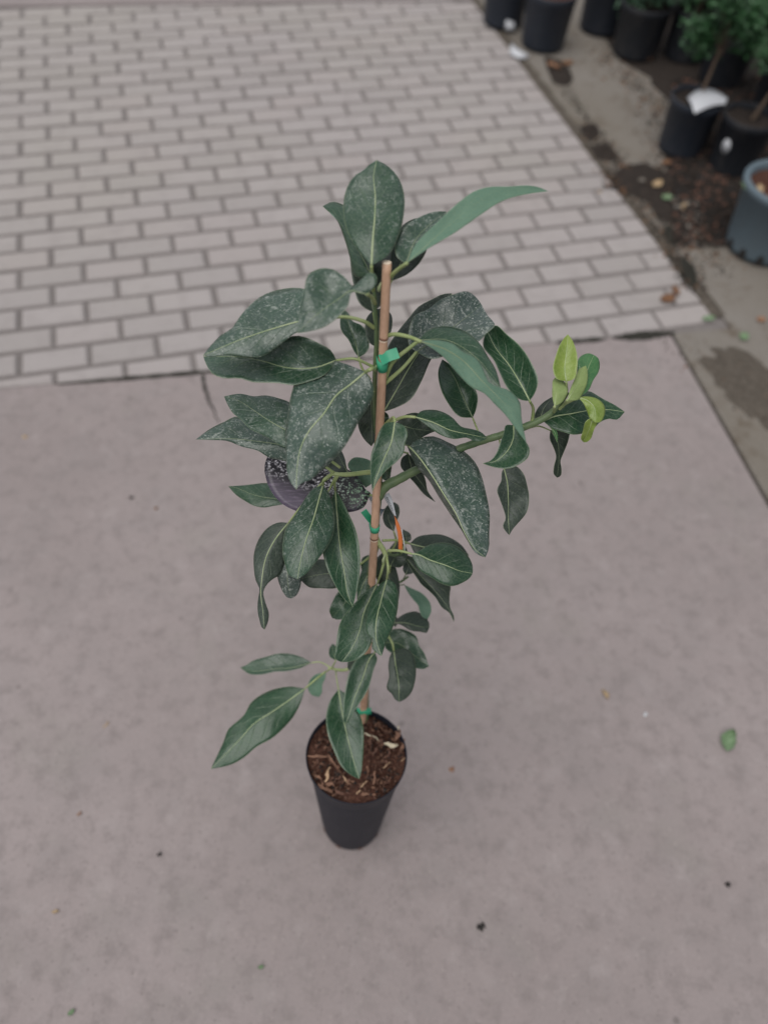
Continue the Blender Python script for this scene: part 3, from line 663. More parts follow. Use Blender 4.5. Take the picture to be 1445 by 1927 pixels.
LEAVES = []
lid = [0]
def leaf(base, tip, mid, e1, e2, D, k=.30, kx=0.0, tipd=.015, cup=.12, sp=.3, mat='leaf', und=None, flip=False, pet=None, rib=.0011, wave=.16, ed=(0, 0), curl=0.0, n=26, m=6, pr=.0015, prm='pet'):
    """one blade: base, tip, midrib points and the two margins, at distance D; k/kx tilt the blade, cup folds it, tipd lets the tip hang back"""
    lid[0] += 1; r = random.Random(lid[0]*13+5)
    Md = crom([base]+list(mid)+[tip], n)[:, :2]; A = crom([base]+list(e1)+[tip], n)[:, :2]; B = crom([base]+list(e2)+[tip], n)[:, :2]
    cx, cy = Md.mean(0); ph1, ph2, f1, f2 = r.uniform(0, 6.28), r.uniform(0, 6.28), r.uniform(1.6, 2.6), r.uniform(1.6, 2.6)
    bowl, bf, bp = r.uniform(.08, .20), r.uniform(.8, 1.5), r.random()
    rows = []
    for i in range(n):
        t = i/(n-1); row = []
        for j in range(-m, m+1):
            s = abs(j)/m; E_ = A if j < 0 else B; q = Md[i]+(E_[i]-Md[i])*s
            wm = np.linalg.norm(E_[i]-Md[i])/F_PX*D
            d = D + k*(cy-q[1])/F_PX*D + kx*(q[0]-cx)/F_PX*D + tipd*(t**1.7-.25) - (1.5*cup+(.10 if cup > 0 else -.10))*wm*s**1.5 + (ed[0] if j < 0 else ed[1])*s*math.sin(math.pi*min(1, t*1.1+.02))
            d += curl*wm*s**3 + bowl*wm*math.sin(6.283*(t*bf+bp))*(1-.4*s)
            d += wave*wm*s**1.6*math.sin((f1 if j < 0 else f2)*6.283*t+(ph1 if j < 0 else ph2))
            d += .11*wm*math.sin(8.5*6.283*t-2.1*6.283*s+(3.14 if j > 0 else 0))*s*(1-s)*1.2     # puckering between side veins
            row.append(at(q[0], q[1], d))
        rows.append(row)
    G = np.array(rows); nc = 2*m+1
    du = np.gradient(G, axis=0); dv = np.gradient(G, axis=1); nr = np.cross(du, dv); ln = np.linalg.norm(nr, axis=2, keepdims=True); nr = nr/np.maximum(ln, 1e-12)
    if np.dot(nr[n//2, m], Fv) > 0: nr = -nr; sgn = True
    else: sgn = False
    if flip: nr = -nr; sgn = not sgn
    TH = .00035
    top = G+nr*TH*.5; bot = G-nr*TH*.5; V = list(top.reshape(-1, 3))+list(bot.reshape(-1, 3)); Fc = []; mi = []; uvs = []; o_ = n*nc
    def quad(a, b_, c, d_, mt, rev):
        Fc.append((a, d_, c, b_) if rev else (a, b_, c, d_)); mi.append(mt)
    for i in range(n-1):
        for j in range(nc-1):
            a, b_, c, d_ = i*nc+j, i*nc+j+1, (i+1)*nc+j+1, (i+1)*nc+j
            quad(a, b_, c, d_, 0, not sgn); quad(a+o_, b_+o_, c+o_, d_+o_, 1, sgn)
    for i in range(n-1):
        for j in (0, nc-1):
            a, d_ = i*nc+j, (i+1)*nc+j; quad(a, d_, d_+o_, a+o_, 2, (j == 0) != sgn)
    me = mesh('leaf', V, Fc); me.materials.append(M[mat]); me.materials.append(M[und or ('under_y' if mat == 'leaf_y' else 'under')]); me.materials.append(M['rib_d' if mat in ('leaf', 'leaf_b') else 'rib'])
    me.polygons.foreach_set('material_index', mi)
    uvl = me.uv_layers.new(name='blade'); pal = me.uv_layers.new(name='param'); li = np.zeros(len(me.loops), int); me.loops.foreach_get('vertex_index', li)
    idx = li % o_; uu = (idx//nc)/(n-1); vv = (idx % nc)/(nc-1)
    uvl.data.foreach_set('uv', np.stack([uu, vv], 1).ravel().astype(np.float32)); pal.data.foreach_set('uv', np.stack([np.full(len(li), sp), np.full(len(li), r.random())], 1).ravel().astype(np.float32))
    o = link('leaf', me, None, plant)
    # midrib: a raised pale rib on both faces
    if rib:
        P = [G[i, m]+nr[i, m]*(TH*.3) for i in range(n)]; V, Fc = tube(P, [rib*.80*(1-.82*i/(n-1)) for i in range(n)], 6); link('midrib', mesh('midrib', V, Fc), M['rib' if mat in ('leaf_y', 'leaf_g') or rib > .00105 else 'rib_d'], o)
    if pet:
        b0 = G[0, m]; Pp = [b0]+[at(x, y, d) for x, y, d in pet]; Pp = crom(Pp, 8*len(Pp)); V, Fc = tube(Pp, [pr*(.85+.35*i/(len(Pp)-1)) for i in range(len(Pp))], 8); link('petiole', mesh('petiole', V, Fc), M[prm], o)
    return o
def nd(y, o=.008): return Ds(y)+o      # stem distance by height

# --- crown
leaf((699, 500), (709, 301), [(702, 446), (705, 411), (706, 366), (703, 332)], [(671, 467), (650, 425), (646, 384), (657, 345), (671, 328), (682, 322), (694, 311)], [(730, 481), (749, 446), (759, 408), (761, 373), (752, 339), (730, 313)], .80, k=.15, sp=.55, cup=-.10, tipd=.02, wave=.06, rib=.0014, pet=[(700, 520, .80), (703, 548, nd(548))], pr=.0019)
leaf((766, 495), (1031, 360), [(800, 464), (837, 430), (906, 380), (975, 358)], [(781, 462), (823, 418), (864, 380), (892, 360), (913, 353), (958, 351), (993, 349), (1013, 352)], [(802, 470), (854, 439), (906, 403), (941, 380), (993, 365)], .785, k=.25, sp=.10, mat='leaf', und='under', flip=True, cup=.05, tipd=.03, rib=.0006, pet=[(748, 508, .79), (728, 528, nd(535))], pr=.0022)
leaf((764, 497), (840, 398), [(781, 453), (809, 422)], [(747, 483), (745, 453), (764, 425), (795, 406), (820, 398)], [(795, 462), (823, 430), (838, 410)], .815, k=.4, sp=.75, cup=.1, rib=.0007)
leaf((737, 529), (797, 409), [(764, 474)], [(735, 500), (740, 460), (758, 424), (775, 413)], [(768, 515), (792, 491), (803, 470), (805, 440)], .855, k=.3, sp=.35, mat='leaf_b', rib=.0007, pet=[(722, 545, nd(545))])
leaf((699, 520), (607, 388), [(674, 470), (640, 420)], [(668, 520), (660, 490), (650, 455), (628, 405)], [(692, 470), (662, 400), (645, 385), (625, 380)], .845, k=.5, sp=.35, cup=-.5, flip=False, rib=.0006, pet=[(703, 550, nd(550))])
leaf((703, 588), (703, 420), [(693, 540), (683, 480)], [(680, 575), (664, 530), (659, 490), (656, 450)], [(728, 560), (738, 520), (742, 470), (730, 430)], .862, k=.25, sp=.15, mat='leaf_b', rib=.0008, pet=[(706, 605, nd(605))])
# the leaf twisted at its stalk: two lobes of one blade
leaf((690, 553), (559, 627), [(676, 550), (664, 547), (637, 563), (595, 593)], [(708, 535), (707, 516), (694, 513), (679, 528), (667, 539), (648, 521), (628, 508), (604, 505), (579, 519), (573, 545), (563, 591)], [(678, 552), (664, 549), (654, 577), (637, 596), (609, 616), (581, 624)], .762, k=.35, sp=.70, cup=.05, n=34, wave=.05, rib=.0009, pet=[(700, 560, .805), (706, 572, nd(575))], pr=.0020)
leaf((628, 597), (382, 669), [(563, 605), (523, 616), (482, 629), (443, 643), (410, 657)], [(612, 565), (570, 543), (526, 545), (493, 557), (471, 574), (454, 593), (443, 609), (438, 617), (418, 629), (401, 646)], [(590, 617), (554, 628), (537, 641), (515, 657), (493, 671), (465, 671), (429, 667), (396, 672)], .842, k=.45, sp=.75, cup=-.16, rib=.0013, pet=[(655, 597, .840), (685, 605, .842), (704, 617, nd(617))], pr=.0020)
leaf((633, 678), (383, 671), [(600, 690), (540, 692), (493, 679), (457, 672), (415, 671)], [(625, 662), (598, 645), (576, 635), (554, 632), (537, 637), (515, 652), (480, 662), (430, 664)], [(610, 706), (580, 718), (551, 725), (526, 721), (504, 720), (476, 719), (451, 712), (418, 711), (401, 704), (388, 685)], .885, k=.25, sp=.55, cup=.40, rib=.0011, pet=[(665, 675, .875), (702, 690, nd(690))])
leaf((688, 700), (558, 921), [(659, 724), (634, 743), (609, 779), (581, 812), (566, 843), (559, 885)], [(667, 691), (652, 685), (623, 678), (595, 682), (576, 696), (557, 715), (550, 735), (545, 757), (542, 779), (538, 800), (537, 826), (539, 862), (540, 885), (543, 900), (551, 914)], [(701, 722), (703, 740), (692, 768), (675, 793), (664, 815), (643, 848), (620, 873), (600, 890), (585, 903), (566, 910)], .845, k=.40, sp=.85, cup=-.16, tipd=.03, rib=.0016, pet=[(695, 696, .850), (707, 694, nd(694))], pr=.0024)
leaf((560, 822), (422, 746), [(537, 809), (504, 790), (479, 773), (447, 753)], [(570, 795), (545, 757), (526, 750), (498, 744), (479, 746), (452, 741)], [(545, 840), (498, 820), (471, 807), (451, 787), (440, 779), (429, 762)], .915, k=.5, sp=.70, cup=.0, rib=.0009, pet=[(600, 850, .95), (640, 880, .965)])
leaf((560, 850), (369, 827), [(537, 840), (479, 830), (443, 826), (401, 826)], [(555, 820), (498, 805), (454, 786), (446, 784), (424, 793), (396, 807)], [(548, 868), (526, 865), (509, 862), (485, 848), (454, 840), (429, 830), (396, 828)], .955, k=.55, sp=.80, cup=-.30, tipd=.0, rib=.0008, pet=[(600, 870, .962), (628, 889, .968)])
leaf((675, 672), (649, 584), [(669, 645), (662, 625), (655, 605)], [(667, 662), (656, 640), (642, 621), (640, 602), (643, 590)], [(683, 668), (693, 658), (694, 640), (690, 622), (680, 612), (662, 603), (656, 590)], .900, k=.1, sp=.55, cup=.25, rib=.0008, pet=[(680, 690, .895), (697, 715, nd(715))])
leaf((712, 655), (716, 580), [(713, 620)], [(695, 645), (687, 620), (690, 598), (702, 585)], [(728, 640), (738, 612), (735, 590), (725, 582)], .893, k=.1, sp=.2, mat='leaf_b', rib=.0006, pet=[(709, 680, nd(680))])
# --- right of the stake
leaf((784, 662), (905, 572), [(825, 635), (860, 610), (885, 590)], [(770, 650), (769, 623), (779, 595), (807, 581), (826, 565), (848, 556), (881, 549), (896, 560)], [(810, 675), (860, 658), (901, 642), (917, 626), (931, 613), (916, 592)], .906, k=.45, sp=1.0, cup=.22, rib=.0008, wave=.14, pet=[(760, 690, .89), (724, 722, nd(720))], pr=.0022)
leaf((722, 775), (850, 552), [(746, 734), (768, 695), (790, 660), (822, 600)], [(721, 745), (722, 706), (731, 651), (749, 623), (771, 596), (785, 579), (815, 562), (835, 553)], [(743, 768), (771, 753), (793, 717), (810, 678), (828, 650), (852, 600)], .950, k=.25, sp=.45, mat='leaf_b', cup=.28, rib=.0012, pet=[(717, 800, .935), (712, 830, nd(835))])
leaf((789, 640), (942, 730), [(840, 640), (890, 668), (920, 700)], [(800, 625), (815, 617), (848, 615), (870, 621), (890, 634), (906, 651), (917, 670), (932, 695)], [(815, 655), (850, 680), (890, 705), (920, 727)], .862, k=.55, sp=.35, cup=-.25, rib=.0006, pet=[(770, 655, .866), (740, 680, .878), (724, 712, nd(712))], pr=.0024)
leaf((792, 643), (990, 833), [(837, 657), (870, 678), (905, 715), (950, 762), (975, 797)], [(808, 640), (826, 641), (854, 648), (870, 662), (895, 673), (909, 695), (920, 720), (937, 728), (956, 734), (976, 753), (981, 789)], [(804, 650), (832, 670), (859, 701), (890, 731), (909, 739), (929, 759), (951, 781), (967, 803)], .835, k=.35, kx=.25, sp=.08, flip=True, cup=-.25, tipd=.04, rib=.0010, wave=.04, pet=[(770, 634, .838), (745, 629, .845), (722, 634, nd(634))], pr=.0022)
leaf((996, 754), (915, 620), [(978, 720), (959, 689), (931, 653)], [(1003, 745), (1012, 717), (1000, 684), (978, 651), (953, 629), (932, 612)], [(987, 754), (967, 745), (951, 725), (942, 706), (929, 678), (909, 651)], .915, k=.25, kx=-.1, sp=.15, cup=.45, rib=.0012, wave=.04, pet=[(1003, 772, .925), (1000, 797, .940)], pr=.0018)
leaf((889, 786), (832, 676), [(870, 745), (854, 709), (842, 690)], [(865, 784), (843, 759), (829, 731), (825, 695)], [(894, 775), (897, 739), (887, 723), (865, 703), (848, 687)], .965, k=.1, sp=.10, cup=.40, rib=.0010, pet=[(897, 806, .965), (906, 829, .958)], pr=.0012)
leaf((782, 785), (917, 825), [(815, 795), (848, 810), (881, 817)], [(790, 775), (809, 771), (832, 775), (851, 786), (868, 803), (890, 808), (906, 814)], [(798, 797), (815, 810), (826, 817), (854, 826), (879, 824), (895, 831), (909, 829)], .920, k=.45, sp=.35, cup=-.10, rib=.0011, wave=.16, pet=[(765, 784, .925), (745, 790, .935), (715, 812, nd(812))], pr=.0020)
leaf((744, 797), (818, 812), [(775, 806)], [(760, 782), (785, 777), (805, 790)], [(752, 832), (772, 838), (798, 821), (810, 815)], .960, k=.4, sp=.15, mat='leaf_b', rib=.0006, pet=[(716, 825, nd(825))])
leaf((743, 794), (701, 925), [(736, 833), (721, 867), (706, 905)], [(724, 797), (715, 809), (706, 833), (699, 853), (697, 880), (698, 905)], [(762, 803), (767, 817), (762, 833), (760, 850), (746, 869), (729, 883), (712, 903)], .885, k=.30, sp=.30, cup=.15, rib=.0013, tipd=.02, wave=.05, pet=[(742, 788, .895), (733, 791, .915), (716, 808, nd(808))], pr=.0018)
leaf((765, 836), (913, 1049), [(782, 853), (809, 889), (836, 932), (858, 967), (874, 1003), (892, 1032)], [(776, 832), (793, 824), (815, 821), (840, 831), (870, 847), (895, 872), (906, 897), (915, 932), (921, 967), (920, 1005), (919, 1034)], [(771, 852), (785, 880), (804, 900), (824, 932), (849, 970), (871, 1002), (881, 1020), (899, 1044)], .925, k=.55, kx=.1, sp=.90, cup=-.10, ed=(0, .028), tipd=.035, rib=.0014, wave=.07, pet=[(752, 835, .94), (735, 845, .955), (716, 862, nd(862))], pr=.0022)
leaf((768, 853), (819, 945), [(776, 885), (795, 912)], [(756, 862), (754, 878), (763, 890), (779, 908), (800, 932)], [(782, 868), (794, 886), (801, 905), (804, 922), (813, 937)], 1.03, k=0, sp=.10, mat='leaf_b', cup=.35, rib=.0006, pet=[(755, 850, 1.02), (718, 880, nd(880))])
leaf((698, 745), (699, 840), [(699, 775), (700, 810)], [(684, 762), (673, 790), (677, 812), (688, 830)], [(712, 765), (716, 795), (711, 820)], .945, k=.1, sp=.15, mat='leaf_b', rib=.0009, pet=[(704, 735, nd(735))])
leaf((716, 770), (718, 818), [(717, 795)], [(704, 785), (706, 805)], [(730, 780), (729, 805)], .965, k=.1, sp=.15, mat='leaf', rib=.0006)
# --- growing tip of the right branch
leaf((966, 800), (908, 872), [(965, 826), (950, 854), (931, 868)], [(952, 800), (947, 816), (940, 835), (933, 854), (922, 867)], [(975, 810), (987, 828), (996, 845), (994, 859), (978, 873), (959, 881), (938, 881), (921, 877)], .905, k=.30, sp=.06, cup=.20, tipd=.0, rib=.0011, wave=.04, pet=[(972, 800, .925), (985, 803, .940)])
leaf((948, 881), (958, 1007), [(954, 906), (956, 941), (956, 976)], [(944, 888), (943, 904), (935, 922), (940, 939), (947, 958), (951, 976), (946, 990), (953, 1002)], [(970, 877), (985, 892), (991, 911), (995, 934), (990, 965), (973, 986), (963, 998)], .965, k=0, sp=.40, mat='leaf_b', cup=.15, rib=.0012, wave=.12, pet=[(944, 850, .962), (938, 822, .953)], pr=.0010)
leaf((1022, 793), (1175, 775), [(1039, 785), (1072, 779), (1105, 773), (1142, 771)], [(1035, 776), (1055, 762), (1084, 744), (1107, 736), (1126, 746), (1138, 753), (1154, 761)], [(1039, 806), (1060, 813), (1079, 818), (1095, 816), (1116, 807), (1128, 795), (1147, 788), (1159, 790)], .945, k=.5, sp=.05, cup=-.05, rib=.0013, wave=.10, pet=[(1010, 796, .938)])
leaf((1015, 792), (1040, 746), [(1022, 770)], [(1005, 788), (1009, 772), (1022, 757)], [(1034, 784), (1042, 765)], .955, k=.3, sp=.05, mat='leaf_b', rib=.0006)
leaf((1065, 718), (1068, 629), [(1062, 694), (1065, 666), (1067, 645)], [(1046, 712), (1040, 694), (1045, 671), (1053, 649), (1062, 635)], [(1080, 713), (1085, 694), (1086, 675), (1082, 654), (1075, 638)], .905, k=.0, sp=.0, mat='leaf_y', cup=.25, wave=.05, rib=.0009, pet=[(1066, 735, .915)], pr=.0016)
leaf((1043, 765), (1044, 711), [(1046, 738)], [(1039, 748), (1039, 728), (1040, 716)], [(1058, 756), (1068, 738), (1063, 721), (1053, 713)], .895, k=.1, sp=.0, mat='leaf_y', und='under_y', cup=-.3, flip=True, rib=.0006, pet=[(1042, 775, .925)], pr=.0018)
leaf((1067, 753), (1102, 688), [(1083, 728), (1095, 706)], [(1072, 734), (1081, 713), (1090, 694)], [(1088, 752), (1098, 737), (1105, 715), (1105, 699)], .903, k=.1, sp=.0, mat='leaf_y', und='under_y', flip=True, cup=-.2, rib=.0007, pet=[(1058, 765, .925)], pr=.0018)
leaf((1090, 747), (1117, 668), [(1098, 718), (1107, 690)], [(1085, 715), (1086, 690), (1088, 675), (1096, 668), (1107, 665)], [(1107, 734), (1116, 715), (1125, 701), (1128, 687), (1124, 673)], .918, k=.2, sp=.0, mat='leaf_g', cup=-.10, rib=.0008, pet=[(1062, 760, .926)], pr=.0016)
leaf((1086, 748), (1119, 795), [(1105, 754), (1118, 768), (1120, 785)], [(1094, 755), (1104, 774), (1110, 788)], [(1105, 746), (1126, 752), (1137, 765), (1137, 780), (1127, 795)], .900, k=.9, sp=.0, mat='leaf_y', cup=-.35, rib=.0009, pet=[(1066, 758, .912), (1052, 770, .925)], pr=.0016)
leaf((1116, 784), (1097, 832), [(1108, 808)], [(1102, 793), (1096, 812), (1093, 827)], [(1123, 792), (1117, 809), (1109, 828), (1103, 832)], .908, k=-.4, sp=.0, mat='leaf_y', cup=.2, rib=.0006)
leaf((1035, 810), (1048, 899), [(1048, 830), (1051, 855)], [(1034, 826), (1041, 842), (1046, 859), (1042, 878), (1042, 893)], [(1052, 806), (1071, 814), (1069, 828), (1060, 852), (1054, 868), (1056, 882), (1054, 896)], .985, k=-.3, sp=.0, mat='leaf_b', cup=.35, rib=.0007, pet=[(1018, 803, .965), (995, 805, .942)], pr=.0010)
leaf((1031, 800), (1048, 833), [(1043, 813)], [(1036, 806), (1042, 820)], [(1042, 804), (1049, 818)], .940, k=.2, sp=.0, mat='leaf_g', und='under', rib=.0005)
# --- left, around the fruit tag
leaf((608, 913), (560, 1090), [(603, 930), (590, 977), (576, 1016), (565, 1060)], [(590, 919), (576, 936), (554, 972), (540, 991), (533, 1016), (532, 1041), (537, 1063), (544, 1082)], [(618, 927), (626, 949), (630, 977), (626, 1010), (612, 1035), (595, 1057), (572, 1083)], .965, k=.50, sp=.60, cup=-.14, rib=.0015, wave=.05, pet=[(613, 900, .968), (624, 893, .970), (640, 893, .972)], pr=.0019)
leaf((631, 922), (664, 1142), [(634, 966), (640, 1030), (648, 1077), (657, 1127)], [(622, 945), (613, 990), (607, 1035), (615, 1068), (628, 1096), (640, 1117), (653, 1133)], [(642, 938), (656, 966), (670, 999), (677, 1038), (677, 1077), (670, 1118)], .995, k=.28, sp=.10, cup=.22, rib=.0013, wave=.04, pet=[(630, 906, .985), (636, 894, .972)], pr=.0019)
leaf((543, 984), (498, 1185), [(523, 1008), (501, 1049), (493, 1091), (491, 1115), (495, 1150)], [(526, 983), (507, 991), (490, 1010), (479, 1038), (478, 1068), (482, 1093), (489, 1109), (487, 1121), (485, 1146), (489, 1168), (494, 1182)], [(538, 1010), (537, 1049), (526, 1082), (512, 1091), (501, 1102), (496, 1113), (500, 1135), (506, 1154), (505, 1168), (501, 1179)], 1.02, k=.25, sp=.35, mat='leaf_b', cup=-.25, n=34, rib=.0012, pet=[(565, 955, 1.01), (600, 915, .995), (625, 893, .972)], pr=.0013)
leaf((546, 1045), (549, 1126), [(541, 1080), (543, 1105)], [(528, 1060), (522, 1082), (526, 1099), (534, 1116), (542, 1125)], [(562, 1065), (567, 1086), (565, 1105), (557, 1121)], 1.035, k=.2, sp=.75, mat='leaf_b', cup=-.2, rib=.0007, pet=[(570, 1000, 1.03), (615, 930, 1.0), (632, 895, .974)], pr=.0011)
leaf((648, 1080), (564, 1090), [(610, 1080)], [(620, 1055), (590, 1055), (572, 1070)], [(635, 1105), (605, 1107), (582, 1105)], 1.065, k=.4, sp=.05, mat='leaf_b', cup=-.1, rib=.0007, pet=[(680, 1060, 1.08), (700, 1045, 1.09)])
leaf((662, 1120), (625, 1163), [(645, 1140)], [(640, 1112), (626, 1132), (620, 1150)], [(662, 1142), (650, 1163), (636, 1166)], 1.125, k=.3, sp=.08, cup=.15, rib=.0007, pet=[(690, 1090, 1.12)])
leaf((545, 942), (430, 915), [(515, 938), (498, 936), (471, 929), (445, 918)], [(530, 913), (498, 909), (471, 912), (451, 914)], [(535, 948), (515, 952), (498, 955), (479, 952), (462, 943), (443, 930)], 1.065, k=.5, sp=.25, mat='leaf', cup=-.1, rib=.0009, pet=[(600, 935, 1.06), (670, 925, 1.05), (708, 935, nd(935))], pr=.0014)
leaf((700, 868), (688, 918), [(690, 890)], [(684, 862), (664, 862), (655, 872), (672, 900)], [(706, 890), (699, 910)], 1.045, k=.4, sp=.05, mat='leaf', und='under', flip=True, cup=.1, rib=.0006, pet=[(710, 880, nd(880))])
leaf((655, 890), (632, 842), [(643, 868)], [(640, 893), (624, 886), (618, 868), (624, 848)], [(652, 878), (648, 860), (640, 846)], .995, k=.4, sp=.1, mat='leaf_b', rib=.0006, pet=[(664, 893, .978)])
leaf((712, 885), (735, 895), [(722, 885)], [(720, 870), (735, 872)], [(718, 900), (732, 905)], 1.03, k=.4, sp=.05, mat='leaf', rib=.0005)
# --- lower tuft
leaf((774, 1042), (889, 1079), [(784, 1043), (809, 1054), (839, 1064), (864, 1074)], [(787, 1038), (800, 1029), (815, 1023), (834, 1021), (854, 1025), (872, 1037), (884, 1052), (889, 1066)], [(778, 1053), (789, 1072), (812, 1087), (832, 1099), (852, 1103), (869, 1097), (884, 1087)], 1.035, k=.45, sp=.30, cup=-.16, rib=.0015, wave=.04, pet=[(755, 1037, 1.042), (730, 1036, 1.060)], pr=.0018)
leaf((771, 1023), (882, 1045), [(795, 1029), (835, 1035)], [(784, 1011), (807, 1006), (829, 1006), (849, 1013), (868, 1026)], [(780, 1040), (810, 1052), (850, 1055), (874, 1050)], 1.095, k=.5, sp=.05, mat='leaf_b', cup=-.1, rib=.0011, pet=[(750, 1017, 1.078), (720, 1017, 1.066)], pr=.0016)
leaf((758, 1042), (854, 1171), [(790, 1082), (819, 1112), (844, 1147)], [(770, 1066), (783, 1086), (792, 1099), (807, 1112), (819, 1124), (832, 1144), (844, 1152), (851, 1164)], [(785, 1052), (815, 1075), (848, 1102), (846, 1119), (847, 1144), (854, 1160)], 1.115, k=.15, sp=.12, mat='leaf_b', cup=.30, rib=.0008, wave=.14, pet=[(740, 1045, 1.09), (729, 1042, 1.066)], pr=.0020, prm='stem')
leaf((760, 1100), (804, 1166), [(776, 1118), (796, 1142)], [(767, 1114), (777, 1128), (787, 1140), (790, 1152), (796, 1162)], [(770, 1105), (797, 1119), (810, 1137), (811, 1152)], 1.205, k=.3, sp=.0, mat='leaf', flip=True, rib=.0005, pet=[(748, 1102, 1.19), (728, 1104, 1.16)], pr=.0010, prm='stem')
leaf((741, 1172), (808, 1180), [(762, 1172), (789, 1179)], [(749, 1163), (764, 1154), (784, 1151), (799, 1161), (807, 1171)], [(754, 1176), (774, 1187), (792, 1189), (802, 1191)], 1.190, k=.5, sp=.0, mat='leaf_b', cup=-.2, rib=.0010, pet=[(720, 1168, 1.18), (696, 1175, nd(1175, .012))])
leaf((744, 1180), (737, 1158), [(740, 1170)], [(735, 1172)], [(750, 1168), (745, 1160)], 1.205, k=.4, sp=.0, mat='leaf_b', rib=.0004)
leaf((722, 1209), (807, 1254), [(749, 1211), (774, 1229)], [(733, 1187), (749, 1183), (769, 1188), (784, 1199), (788, 1214), (797, 1227)], [(727, 1222), (739, 1231), (762, 1245), (782, 1257), (797, 1259)], 1.205, k=.45, sp=.45, cup=.12, rib=.0010, wave=.16, pet=[(706, 1208, 1.21), (692, 1215, nd(1215, .012))])
leaf((741, 1224), (751, 1321), [(744, 1249), (750, 1285)], [(735, 1232), (731, 1249), (732, 1274), (728, 1296), (738, 1307), (744, 1317)], [(762, 1220), (777, 1231), (782, 1251), (781, 1281), (772, 1306), (760, 1317)], 1.165, k=.35, sp=.05, mat='leaf_b', cup=-.08, rib=.0011, wave=.05, pet=[(737, 1208, 1.165), (730, 1196, 1.17), (700, 1180, nd(1180, .012))], pr=.0020)
leaf((728, 1089), (718, 1235), [(724, 1103), (716, 1134), (708, 1170), (708, 1205)], [(712, 1102), (700, 1119), (693, 1149), (688, 1179), (693, 1195), (701, 1201), (700, 1219), (710, 1230)], [(742, 1097), (749, 1117), (749, 1139), (743, 1169), (737, 1186), (727, 1206), (722, 1222)], 1.055, k=.45, sp=.22, cup=-.10, rib=.0013, wave=.06, pet=[(730, 1066, 1.055), (727, 1046, 1.062)], pr=.0017)
leaf((710, 1098), (643, 1246), [(700, 1119), (685, 1152), (677, 1186), (661, 1222)], [(695, 1107), (675, 1127), (655, 1149), (640, 1172), (635, 1194), (632, 1219), (632, 1241)], [(712, 1125), (706, 1150), (702, 1180), (700, 1206), (690, 1226), (664, 1244)], 1.085, k=.40, sp=.25, cup=.12, rib=.0012, wave=.06, pet=[(717, 1078, 1.075), (725, 1048, 1.063)], pr=.0017)
leaf((706, 1046), (672, 1131), [(694, 1078), (681, 1105)], [(690, 1052), (680, 1075), (672, 1107)], [(710, 1062), (709, 1084), (695, 1106), (680, 1124)], 1.105, k=.5, sp=.35, cup=-.1, rib=.0011, pet=[(711, 1025, 1.075), (708, 1012, 1.062)], pr=.0014)
leaf((693, 1044), (681, 1075), [(686, 1060)], [(682, 1050), (679, 1062)], [(697, 1056), (690, 1070)], 1.118, k=.4, sp=.1, rib=.0005)
leaf((720, 1040), (748, 1139), [(729, 1080), (741, 1112)], [(709, 1050), (707, 1082), (720, 1112)], [(738, 1055), (749, 1084), (752, 1112)], 1.120, k=.3, sp=.12, mat='leaf_b', cup=-.15, rib=.0006, pet=[(716, 1025, 1.08)])
leaf((705, 1228), (650, 1364), [(698, 1236), (683, 1275), (667, 1314), (657, 1345)], [(676, 1236), (658, 1263), (651, 1291), (647, 1317), (646, 1339), (647, 1358)], [(709, 1236), (702, 1263), (692, 1298), (679, 1320), (666, 1339), (655, 1360)], 1.165, k=.40, sp=.20, cup=.14, rib=.0012, wave=.05, pet=[(712, 1200, 1.17), (702, 1150, nd(1150, .012))])
leaf((690, 1236), (654, 1258), [(672, 1245)], [(668, 1232), (655, 1243)], [(685, 1255), (665, 1266)], 1.19, k=.4, sp=.1, mat='leaf_b', rib=.0006)
leaf((637, 1297), (676, 1466), [(641, 1323), (649, 1365), (660, 1412), (669, 1444)], [(622, 1317), (614, 1346), (616, 1377), (628, 1412), (644, 1444), (663, 1460)], [(650, 1305), (662, 1331), (676, 1343), (682, 1361), (684, 1403), (682, 1435), (679, 1457)], 1.190, k=.45, sp=.22, cup=.12, rib=.0013, wave=.06, pet=[(634, 1280, 1.225), (632, 1262, 1.262)], pr=.0010)
leaf((632, 1243), (626, 1211), [(627, 1228)], [(621, 1236), (620, 1220)], [(636, 1235), (634, 1218)], 1.235, k=.3, sp=.05, rib=.0008, pet=[(624, 1258, 1.262)], pr=.0012)
leaf((586, 1247), (452, 1256), [(552, 1256), (514, 1259), (475, 1263)], [(571, 1238), (549, 1231), (523, 1230), (501, 1236), (475, 1244), (463, 1252)], [(571, 1255), (539, 1263), (517, 1264), (495, 1269), (469, 1268)], 1.265, k=.7, sp=.45, cup=.1, rib=.0010, wave=.12, pet=[(602, 1246, 1.264), (622, 1256, 1.262)], pr=.0010)
leaf((574, 1296), (397, 1447), [(545, 1317), (507, 1343), (479, 1361), (453, 1390), (425, 1419)], [(549, 1292), (523, 1295), (498, 1304), (472, 1323), (460, 1345), (444, 1360), (431, 1371), (421, 1396), (409, 1422)], [(568, 1317), (552, 1349), (533, 1371), (514, 1388), (482, 1406), (460, 1425), (437, 1438), (415, 1444)], 1.235, k=.5, sp=.14, cup=-.08, rib=.0014, wave=.12, pet=[(590, 1282, 1.25), (612, 1264, 1.262)], pr=.0014)
leaf((613, 1265), (600, 1312), [(600, 1279), (594, 1297)], [(593, 1270), (582, 1282), (580, 1298), (587, 1308)], [(613, 1273), (607, 1288), (605, 1305)], 1.280, k=.2, sp=.0, cup=.1, mat='leaf', flip=True, rib=.0008, pet=[(621, 1258, 1.262)], pr=.0014)
